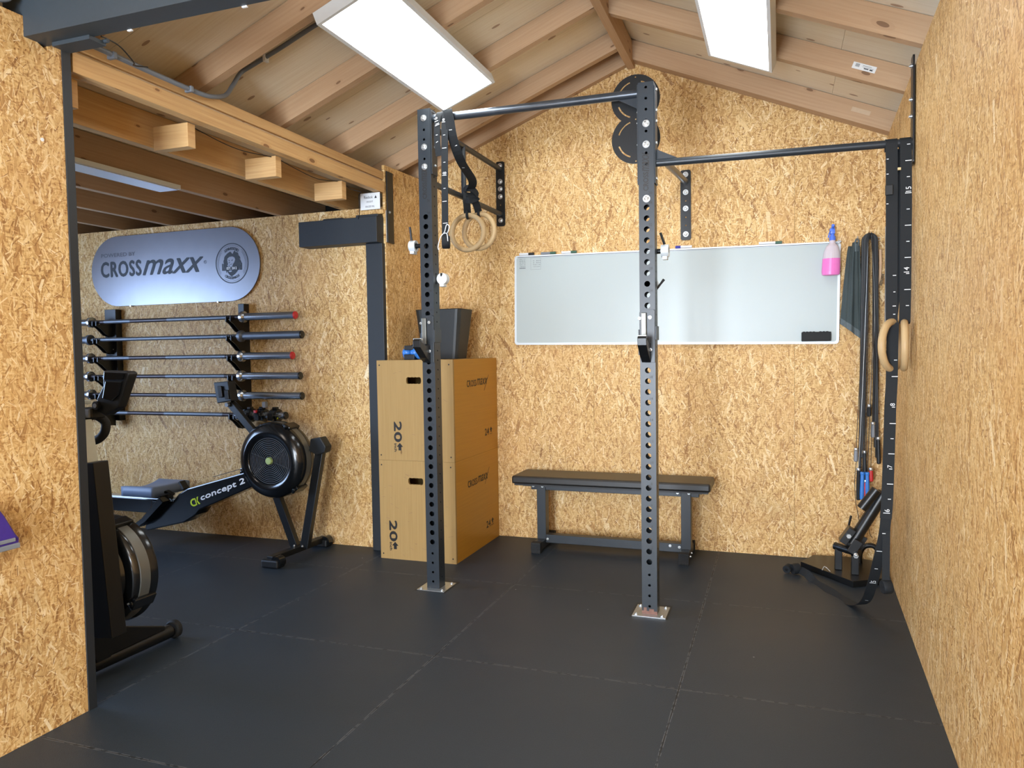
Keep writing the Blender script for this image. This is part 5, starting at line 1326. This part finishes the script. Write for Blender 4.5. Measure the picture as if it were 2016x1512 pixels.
# ================================================================== BARBELL RACK
YBAR = 4.07
t = thing('barbell_rack', 'black wall-mounted barbell holder with two uprights and hooked arms', 'barbell holder', (-4.0, WL, .80))
zs = (1.516, 1.390, 1.257, 1.126, .996, .867)
for (x0, x1, z0, z1) in ((-4.655, -4.550, .80, 1.612), (-3.460, -3.412, .84, 1.612)):
    m = MB(); m.box((x0, WL-.055, z0), (x1, WL-.002, z1)) if x0 < -4 else m.box((x0, WL-.055, z0), (x1, WL-.002, z1)); ru = obj('rack_upright', m, M['frameblk'], t, bevel=.002)
    if x0 < -4:
        m = MB(); [bolt(m, (x0+.075, WL-.055, z), -Y, .005, .004, False) for z in (1.53, 1.32, 1.07)]; obj('bolt', m, M['zinc'], ru)
def arm(x, z, w_=.055):
    m = MB(); m.prism([(0, .012), (-.055, .008), (-.070, -.004), (-.112, -.006), (-.128, .018), (-.134, .016), (-.136, -.016), (-.100, -.036), (-.045, -.085), (0, -.095)], [], (x, WL-.055, z-.010), Y, Z, w_)
    return m
for z in zs:
    for x, w_ in ((-4.630, -.008), (-3.455, -.008)):
        m = arm(x, z, w_); m2 = arm(x+.036, z, w_)
        m.v += m2.v; b = len(m.v)-len(m2.v); m.f += [tuple(i+b for i in f) for f in m2.f]; m.uv += m2.uv; m.mi += m2.mi
        obj('rack_arm', m, M['frameblk'], t)
def barbell(z, xi, xt, shaft, sleeve, cap, label, y=YBAR, collar_=None, knurl=None, rs=.0245):
    t = thing('barbell', label, 'barbell', ((xi+xt)/2-.9, y, z-.025), group='barbells on the wall holder')
    L = xt-xi; xl = xi-1.31
    m = MB(); m.cyl((xl, y, z), (xi, y, z), .0138, 18); obj('shaft', m, shaft, t, smooth=True)
    for a, b in ((xi-.62, xi-.12), (xl+.12, xl+.36)): obj('knurling', MB().cyl((a, y, z), (b, y, z), .0143, 18), knurl or M['knurl'], t, smooth=True)
    for s_, xx in ((1, xi), (-1, xl)):
        m = MB(); m.lathe([(.014, 0), (.0365, 0), (.0375, .003), (.0375, .022), (.034, .026), (.030, .030), (rs, .034), (rs, L-.003), (rs-.003, L)], (xx, y, z), (s_, 0, 0), 28); sl_ = obj('sleeve', m, sleeve, t, smooth=True)
        m = MB(); m.lathe([(rs+.0008, 0), (rs+.0012, .004), (rs-.002, .009), (.008, .010)], (xx+s_*(L-.004), y, z), (s_, 0, 0), 24); m.lathe([(.007, 0), (.006, .002)], (xx+s_*(L+.006), y, z), (s_, 0, 0), 12); obj('end_cap', m, cap, sl_, smooth=True, label='red end cap' if cap is M['red'] else None)
    return t
barbell(zs[0], -3.345, -2.925, M['barshaft'], M['chrome'], M['red'], 'topmost barbell on the wall holder, with red end cap')
barbell(zs[1], -3.365, -2.880, M['knurl'], M['knurl'], M['frameblk'], 'duller steel barbell, second from the top on the wall holder', rs=.0255)
barbell(zs[2], -3.365, -2.955, M['barshaft'], M['chrome'], M['red'], 'barbell with red end cap, third from the top on the wall holder')
barbell(zs[3], -3.375, -2.900, M['barshaft'], M['chrome'], M['frameblk'], 'shiny barbell with dark end cap, fourth from the top on the wall holder')
barbell(zs[4], -3.370, -2.890, M['barshaft'], M['chrome'], M['frameblk'], 'shiny barbell with dark end cap, fifth from the top on the wall holder')
bb = barbell(zs[5], -3.40, -3.02, M['barshaft'], M['chrome'], M['frameblk'], 'lowest barbell on the wall holder, its sleeve full of clamps')
for k, (x, lab) in enumerate(((-3.30, 'black barbell clamp nearest the rack arm on the lowest barbell'), (-3.205, 'black barbell clamp with red button on the lowest barbell'), (-3.10, 'black barbell clamp with green mark at the tip of the lowest barbell'))):
    c_ = V3((x, YBAR, zs[5])); t = thing('barbell_collar', lab, 'barbell clamp', tuple(c_))
    m = MB(); m.lathe([(.026, -.03), (.044, -.03), (.048, -.015), (.048, .02), (.043, .03), (.026, .03), (.026, -.03)], c_, X, 8); obj('ring', m, M['gloss'], t, bevel=.003)
    m = MB(); m.box(tuple(c_+V3((-.02, -.062, -.03))), tuple(c_+V3((.02, -.040, .02)))); obj('latch', m, M['gloss'], t, bevel=.004); m = MB(); m.box(tuple(c_+V3((-.012, -.02, .04))), tuple(c_+V3((.020, .01, .056)))); obj('hinge', m, M['gloss'], t, bevel=.004)
    if k == 1:
        m = MB(); m.box(tuple(c_+V3((-.03, -.050, .018))), tuple(c_+V3((-.012, -.030, .036)))); obj('button', m, M['red'], t, bevel=.002)
        m = MB(); m.box(tuple(c_+V3((.012, -.018, .05))), tuple(c_+V3((.040, .01, .090)))); obj('lever', m, M['greyplastic'], t, bevel=.004)
    if k == 2:
        m = MB(); m.face([c_+V3((.031, -.030, -.02)), c_+V3((.031, .005, -.02)), c_+V3((.031, -.01, .012))]); obj('mark', m, M['lime'], t)

# ================================================================== ROWING MACHINE
t = rower = thing('rowing_machine', 'black rowing machine with round fan housing below the barbells', 'rowing machine', (-3.4, 3.95, 0))
YC = 3.95
fc = V3((-3.005, 3.862, .600))
m = MB(); m.lathe([(.147, .022), (.149, .004), (.152, .000), (.180, -.010), (.186, -.008), (.212, .002), (.230, .018), (.240, .040), (.241, .056)], fc, Y, 64); 
m.lathe([(.241, .108), (.240, .128), (.230, .150), (.19, .165), (.001, .166)], fc, Y, 64)
obj('fan_housing', m, M['gloss'], t, smooth=True)
m = MB(); m.lathe([(.2370, .056), (.2390, .057), (.2390, .109), (.2370, .110)], fc, Y, 72); obj('perforated_band', m, M['silverband'], t, smooth=True, label='silver perforated band')
m = MB(); m.lathe([(.001, .030), (.150, .030)], fc, Y, 48); obj('fan', m, M['black'], t)
m = MB()
for k in range(11): m.torus(fc+Y*.008, .030+.0113*k, .0027, Y, 56, 6)
for a in (radians(-18), radians(162), radians(35), radians(215)): m.cyl(fc+Y*.013+V3((.02*cos(a), 0, .02*sin(a))), fc+Y*.013+V3((.152*cos(a), 0, .152*sin(a))), .0022, 5)
obj('grille', m, M['fanring'], t, smooth=True)
m = MB(); m.lathe([(.001, -.006), (.020, -.005), (.023, .0), (.023, .016)], fc, Y, 28); obj('badge', m, M['badge'], t, smooth=True, label='pale green hub badge')
for a in (radians(62), radians(-48), radians(200)):
    rd = V3((cos(a), 0, sin(a))); tg = V3((-sin(a), 0, cos(a))); m = MB()
    m.obox(fc+rd*.245-tg*.026+Y*.03, fc+rd*.245-tg*.026+Y*.138, .052, .020, side=tg) if False else m.obox(fc+rd*.243+Y*.028, fc+rd*.243+Y*.140, .055, .022, side=tg)
    m.cyl(fc+rd*.243+Y*.018, fc+rd*.243+Y*.030, .012, 12); obj('band_clamp', m, M['gloss'], t, bevel=.006)
m = MB(); m.obox((-3.035, YC, .42), (-2.885, YC, .045), .040, .052, side=Y); obj('front_leg', m, M['frameblk'], t, bevel=.003)
m = MB(); m.obox((-2.705, 3.985, .66), (-2.815, YC, .045), .040, .055, side=Y); obj('front_leg', m, M['frameblk'], t, bevel=.003)
m = MB(); m.prism([(-2.755, .735), (-2.685, .748), (-2.645, .688), (-2.655, .652), (-2.71, .632), (-2.77, .66)], [], (0, 3.950, 0), X, Z, .07)
obj('nose_cap', m, M['black'], t, bevel=.006)
m = MB(); m.obox((-2.86, 3.66, .045), (-2.83, 4.19, .045), .045, .035, side=X); obj('front_foot', m, M['frameblk'], t, bevel=.003)
for y0, y1 in ((3.625, 3.70), (4.13, 4.20)):
    m = MB(); m.box((-2.90, y0, .001), (-2.78, y1, .05)); obj('foot_cap', m, M['black'], t, bevel=.010)
    m = MB(); m.cyl((-2.80, y0+.01, .036), (-2.80, y1-.01, .036), .034, 22); obj('roller', m, M['gloss'], t, smooth=True)
    m = MB(); m.cyl((-2.80, y0+.006, .036), (-2.80, y0+.012, .036), .006, 10); obj('axle', m, M['zinc'], t)
m = MB(); bolt(m, (-2.86, 3.90, .065), Z, .006); bolt(m, (-2.80, 3.90, .065), Z, .006); obj('bolt', m, M['zinc'], t)
# side cover with footboards: outline read along the machine
ol = [(-3.790, .300), (-3.970, .300), (-4.000, .190), (-4.036, .110), (-4.020, .090), (-3.700, .166), (-3.600, .222), (-3.565, .260), (-3.10, .448), (-3.12, .545), (-3.217, .515), (-3.474, .446), (-3.661, .395), (-3.740, .352)]
m = MB(); m.prism(ol, [], (0, 3.872, 0), X, Z, .115); obj('side_cover', m, M['gloss'], t, bevel=.008, smooth=False)
m = MB(); dr = V3((.40, 0, .148)).normalized(); nr = V3((-.148, 0, .40)).normalized(); lo_ = V3((-3.545, 3.8706, .3125))
letters(m, 'concept 2', lo_, dr, nr, .375, .045, .12, bold=.0018); obj('lettering', m, M['white'], t)
m = MB()
lc = V3((-3.610, 3.8704, .306))
def pl2(poly): m.face([lc+dr*x+nr*y for x, y in poly])
n_ = 14
for k in range(n_):
    a, b = radians(60)+radians(240)*k/n_, radians(60)+radians(240)*(k+1)/n_
    pl2([(.017*cos(a), .0155*sin(a)), (.030*cos(a), .026*sin(a)), (.030*cos(b), .026*sin(b)), (.017*cos(b), .0155*sin(b))])
pl2([(.013, -.024), (.022, -.024), (.022, .024), (.013, .024)]); pl2([(.026, -.002), (.034, -.024), (.048, -.024), (.034, .002)]); pl2([(.026, -.002), (.034, .002), (.048, .026), (.034, .026)])
obj('logo', m, M['lime'], t, label='lime green ring logo')
# footboard flare, rail, seat, chain
m = MB(); m.prism([(-3.80, .31), (-3.83, .34), (-3.99, .19), (-4.045, .155), (-4.03, .125), (-3.97, .16)], [], (0, 3.80, 0), X, Z, .07); obj('footboard', m, M['gloss'], t, bevel=.004); m = MB(); m.prism([(-3.80, .31), (-3.83, .34), (-3.99, .19), (-4.045, .155), (-4.03, .125), (-3.97, .16)], [], (0, 4.03, 0), X, Z, .07)
obj('footboard', m, M['seatgrey'] if False else M['gloss'], t, bevel=.004)
m = MB(); m.tube(smooth_path([(-3.80, 3.90, .34), (-3.84, 3.88, .37), (-3.86, 3.9, .34), (-3.84, 3.93, .31)]), 0, 4, flat=(.03, .005, Y)); obj('foot_strap', m, M['webbing'], t)
m = MB(); m.box((-5.25, YC-.050, .205), (-3.72, YC+.050, .300)); obj('monorail', m, M['gloss'], t, bevel=.004)
m = MB(); m.box((-5.25, YC-.030, .300), (-3.80, YC+.030, .306)); obj('rail_strip', m, M['zinc'], t, label='steel running strip')
m = MB(); m.obox((-5.15, YC, .25), (-5.22, YC, .03), .05, .06, side=Y); m.box((-5.28, YC-.2, .001), (-5.20, YC+.2, .04)); obj('rear_leg', m, M['frameblk'], t)
m = MB(); nx, ny = 14, 18
def st(i, j):
    u, v = i/nx, j/ny; x = -4.125+.27*u; y = 3.775+.325*v
    h = .392+.018*sin(pi*u)*.0+.022*(abs(v-.5)*2)**2*(.3+.7*(1-u))+.020*(1-u)**2*0+.012*u-.012*sin(pi*v)*(1-u)
    ed = min(1, min(u, 1-u)*7+.0, min(v, 1-v)*8); x2 = x+(-.0); 
    return (x, y, h-.010*(1-sqrt(max(0, 1-(1-ed)**2))))
T_ = [[st(i, j) for j in range(ny+1)] for i in range(nx+1)]; Bm = [[(p[0], p[1], .340) for p in r] for r in T_]
for i in range(nx):
    for j in range(ny):
        m.face([T_[i][j], T_[i+1][j], T_[i+1][j+1], T_[i][j+1]]); m.face([Bm[i][j+1], Bm[i+1][j+1], Bm[i+1][j], Bm[i][j]])
for i in range(nx): m.face([Bm[i][0], Bm[i+1][0], T_[i+1][0], T_[i][0]]); m.face([T_[i][ny], T_[i+1][ny], Bm[i+1][ny], Bm[i][ny]])
for j in range(ny): m.face([T_[0][j], T_[0][j+1], Bm[0][j+1], Bm[0][j]]); m.face([Bm[nx][j], Bm[nx][j+1], T_[nx][j+1], T_[nx][j]])
obj('seat', m, M['seatgrey'], t, smooth=True, weld=True, label='contoured grey seat')
m = MB(); m.box((-4.07, YC-.055, .308), (-3.91, YC+.055, .340)); obj('seat_carriage', m, M['black'], t, bevel=.004)
m = MB(); m.cyl((-3.50, 3.93, .468), (-3.21, 3.93, .548), .0022, 6); obj('chain', m, M['cable'], t)
m = MB(); m.cyl((-3.66, 3.76, .435), (-3.66, 4.14, .435), .012, 10) if False else m.obox((-3.70, 3.9, .385), (-3.735, 3.9, .435), .05, .018, side=Y); obj('handle_rest', m, M['black'], t, bevel=.003)
m = MB(); m.obox((-3.15, 3.92, .77), (-3.33, 3.92, .955), .035, .045, side=Y); obj('monitor_arm', m, M['frameblk'], t, bevel=.003)
m = MB(); m.prism([(-3.415, 1.092), (-3.300, 1.100), (-3.278, .975), (-3.39, .958)], [], (0, 3.865, 0), X, Z, .07); mo = obj('monitor', m, M['black'], t, bevel=.005)
m = MB(); m.prism([(-3.375, 1.07), (-3.345, 1.07), (-3.335, 1.0), (-3.365, .995)], [], (0, 3.852, 0), X, Z, .010); m.prism([(-3.325, 1.045), (-3.295, 1.045), (-3.29, .985), (-3.32, .985)], [], (0, 3.856, 0), X, Z, .010); obj('monitor_catch', m, M['gloss'], mo, bevel=.002)
m = MB(); m.cyl((-3.335, 3.885, .948), (-3.335, 3.955, .948), .014, 14); obj('hinge', m, M['greyplastic'], t)

# ================================================================== EXERCISE BIKE behind the partition
t = thing('exercise_bike', 'black fan bike with silver-banded wheel cage partly hidden by the partition', 'exercise bike', (-2.6, 2.3, 0))
bc = V3((-2.615, 2.235, .385))
m = MB(); m.lathe([(.001, -.012), (.10, -.012), (.155, -.004), (.165, .010), (.185, .008), (.206, .018), (.213, .032)], bc, Y, 64); m.lathe([(.213, .085), (.215, .088), (.224, .108), (.224, .120), (.20, .135), (.001, .137)], bc, Y, 64); m.lathe([(.206, .02), (.213, .032), (.213, .040)], bc, Y, 64)
obj('fan_housing', m, M['gloss'], t, smooth=True)
m = MB(); m.lathe([(.212, .038), (.2165, .040), (.2185, .086), (.214, .088)], bc, Y, 72); obj('perforated_band', m, M['silverband'], t, smooth=True, label='silver perforated band')
for a in (radians(68), radians(-28)):
    rd = V3((cos(a), 0, sin(a))); tg = V3((-sin(a), 0, cos(a))); m = MB(); m.obox(bc+rd*.222+Y*.010, bc+rd*.224+Y*.118, .050, .020, side=tg); m.cyl(bc+rd*.216+Y*.002, bc+rd*.216+Y*.014, .012, 12); obj('band_clamp', m, M['gloss'], t, bevel=.006)
    m = MB(); m.cyl(bc+rd*.210+Y*-.002, bc+rd*.210+Y*.003, .004, 8); obj('screw', m, M['zinc'], t)
for dx, dz in ((.045, .01), (.01, -.01), (.135, .02), (.03, -.155), (-.0, -.165)):
    m = MB(); m.cyl(bc+V3((dx, -.016, dz)), bc+V3((dx, -.010, dz)), .0042, 8); obj('screw', m, M['zinc'], t)
m = MB(); m.obox((-2.512, 2.165, .86), (-2.452, 2.165, .185), .070, .100, side=Y); col_ = obj('frame_column', m, M['frameblk'], t, bevel=.003)
m = MB(); m.box((-2.66, 2.13, .19), (-2.565, 2.19, .86)); m.box((-2.70, 2.13, .62), (-2.62, 2.19, .70)); obj('frame_column', m, M['frameblk'], t, bevel=.003)
m = MB(); m.obox((-2.560, 2.165, 1.02), (-2.535, 2.165, .855), .050, .066, side=Y); m.obox((-2.625, 2.165, 1.01), (-2.600, 2.165, .855), .050, .05, side=Y); obj('handlebar_post', m, M['offwhite'], t, bevel=.003, label='pale adjustable handlebar post')
m = MB(); m.obox((-2.52, 2.15, .19), (-2.575, 2.24, .055), .05, .09, side=X) if False else m.prism([(-.055, .062), (.235, .062), (.235, .078), (-.01, .165), (-.055, .165)], [], (-2.545, 2.30, 0), Y, Z, .02)
obj('gusset', m, M['frameblk'], t, bevel=.004)
m = MB(); m.prism([(2.135, .20), (2.25, .175), (2.235, .062), (2.17, .062)], [], (-2.53, 0, 0), Y, Z, .008); obj('gusset', m, M['frameblk'], t)
m = MB(); m.cyl((-2.585, 1.99, .038), (-2.565, 2.575, .038), .030, 22); obj('front_foot', m, M['frameblk'], t, smooth=True)
m = MB(); m.lathe([(.014, -.016), (.034, -.016), (.040, -.010), (.040, .010), (.034, .016), (.014, .016)], (-2.562, 2.600, .041), Y, 28); wh = obj('transport_wheel', m, M['rubber'], t, smooth=True)
m = MB(); m.lathe([(.001, -.019), (.016, -.019), (.016, .018), (.001, .018)], (-2.562, 2.600, .041), Y, 18); obj('hub', m, M['black'], wh); m = MB(); bolt(m, (-2.562, 2.580, .041), -Y, .005, .005); obj('axle_bolt', m, M['zinc'], wh)
m = MB(); bolt(m, (-2.60, 2.17, .066), Z, .005); obj('bolt', m, M['zinc'], t)
m = MB(); m.box((-2.672, 2.245, 1.018), (-2.595, 2.315, 1.062)); obj('stem', m, M['black'], t, bevel=.006)
m = MB(); m.box((-2.668, 2.236, 1.023), (-2.598, 2.246, 1.057)); obj('stem_plate', m, M['greyplastic'], t, bevel=.002, label='grey stem face plate')
m = MB(); m.obox((-2.64, 2.165, 1.0), (-2.64, 2.28, 1.03), .05, .03, side=X); obj('stem_bracket', m, M['black'], t)
m = MB(); m.tube(smooth_path([(-2.66, 2.28, 1.03), (-2.625, 2.30, 1.025), (-2.607, 2.32, 1.00), (-2.606, 2.32, .970), (-2.622, 2.32, .945), (-2.655, 2.32, .925), (-2.72, 2.32, .91)]), .018, 14); m.tube(smooth_path([(-2.66, 2.28, 1.03), (-2.70, 2.30, 1.03), (-2.80, 2.33, 1.02)]), .018, 12); obj('handlebar', m, M['rubber'], t, smooth=True)
m = MB(); m.prism([(-2.545, 1.212), (-2.420, 1.208), (-2.410, 1.198), (-2.455, 1.105), (-2.475, 1.065), (-2.545, 1.030), (-2.590, 1.050), (-2.585, 1.10), (-2.55, 1.15)], [], (0, 2.265, 0), X, Z, .045); mo = obj('monitor', m, M['black'], t, bevel=.006)
m = MB(); m.prism([(-2.535, 1.205), (-2.428, 1.200), (-2.440, 1.175), (-2.54, 1.175)], [], (0, 2.258, 0), X, Z, .008); m.prism([(-2.53, 1.170), (-2.445, 1.168), (-2.462, 1.115), (-2.50, 1.09), (-2.55, 1.10)], [], (0, 2.259, 0), X, Z, .008); obj('monitor_catch', m, M['gloss'], mo, bevel=.003)
m = MB(); m.cyl((-2.578, 2.250, 1.072), (-2.578, 2.31, 1.072), .017, 16); obj('hinge', m, M['black'], t, smooth=True); m = MB(); m.cyl((-2.578, 2.247, 1.072), (-2.578, 2.251, 1.072), .009, 14); obj('hinge_cap', m, M['greyplastic'], t)
m = MB(); m.tube(smooth_path([(-2.620, 2.24, 1.01), (-2.650, 2.20, .985), (-2.640, 2.18, .92), (-2.580, 2.19, .86), (-2.515, 2.22, .825), (-2.53, 2.20, .822), (-2.56, 2.19, .815)]), .0022, 6); obj('monitor_cable', m, M['cable'], t)
m = MB(); m.box((-2.70, 2.24, 1.075), (-2.655, 2.30, 1.09)); obj('device_ledge', m, M['offwhite'], t, bevel=.002)
m = MB(); m.box((-3.5, 2.14, .12), (-2.62, 2.19, .19)); m.box((-3.55, 2.0, .001), (-3.48, 2.55, .05)); m.box((-3.40, 2.14, .15), (-3.34, 2.19, .85)); obj('main_frame', m, M['frameblk'], t, bevel=.003)
m = MB(); m.sphere((-3.38, 2.165, .90), .10, 14, (1.3, .8, .45)); obj('saddle', m, M['black'], t, smooth=True)

# ================================================================== PURPLE DEVICE at the left edge
t = thing('wall_device', 'purple and grey plastic device on the partition, cut by the left picture edge', 'device', (-2.30, 1.56, .665))
m = MB(); m.prism([(-.16, .0), (.080, .0), (.084, .030), (.074, .044), (.040, .110), (.02, .14), (-.16, .14)], [], (XP+.060, 1.60, .668), Y, Z, .055); obj('body', m, M['purple'], t, bevel=.005)
m = MB(); m.box((XP+.060, 1.44, .668), (XP+.068, 1.680, .684)); m.box((XP+.060, 1.44, .690), (XP+.066, 1.668, .702)); obj('trim_strip', m, M['greyplastic'], t, bevel=.002)
# small marks on the partition
m = MB(); m.lathe([(.0065, 0), (.0065, .0015)], (XP+.0005, 1.93-.06, 1.998), X, 7); single('paint_spot', m, M['white'], 'tiny white sticker dot on the left partition', 'sticker')
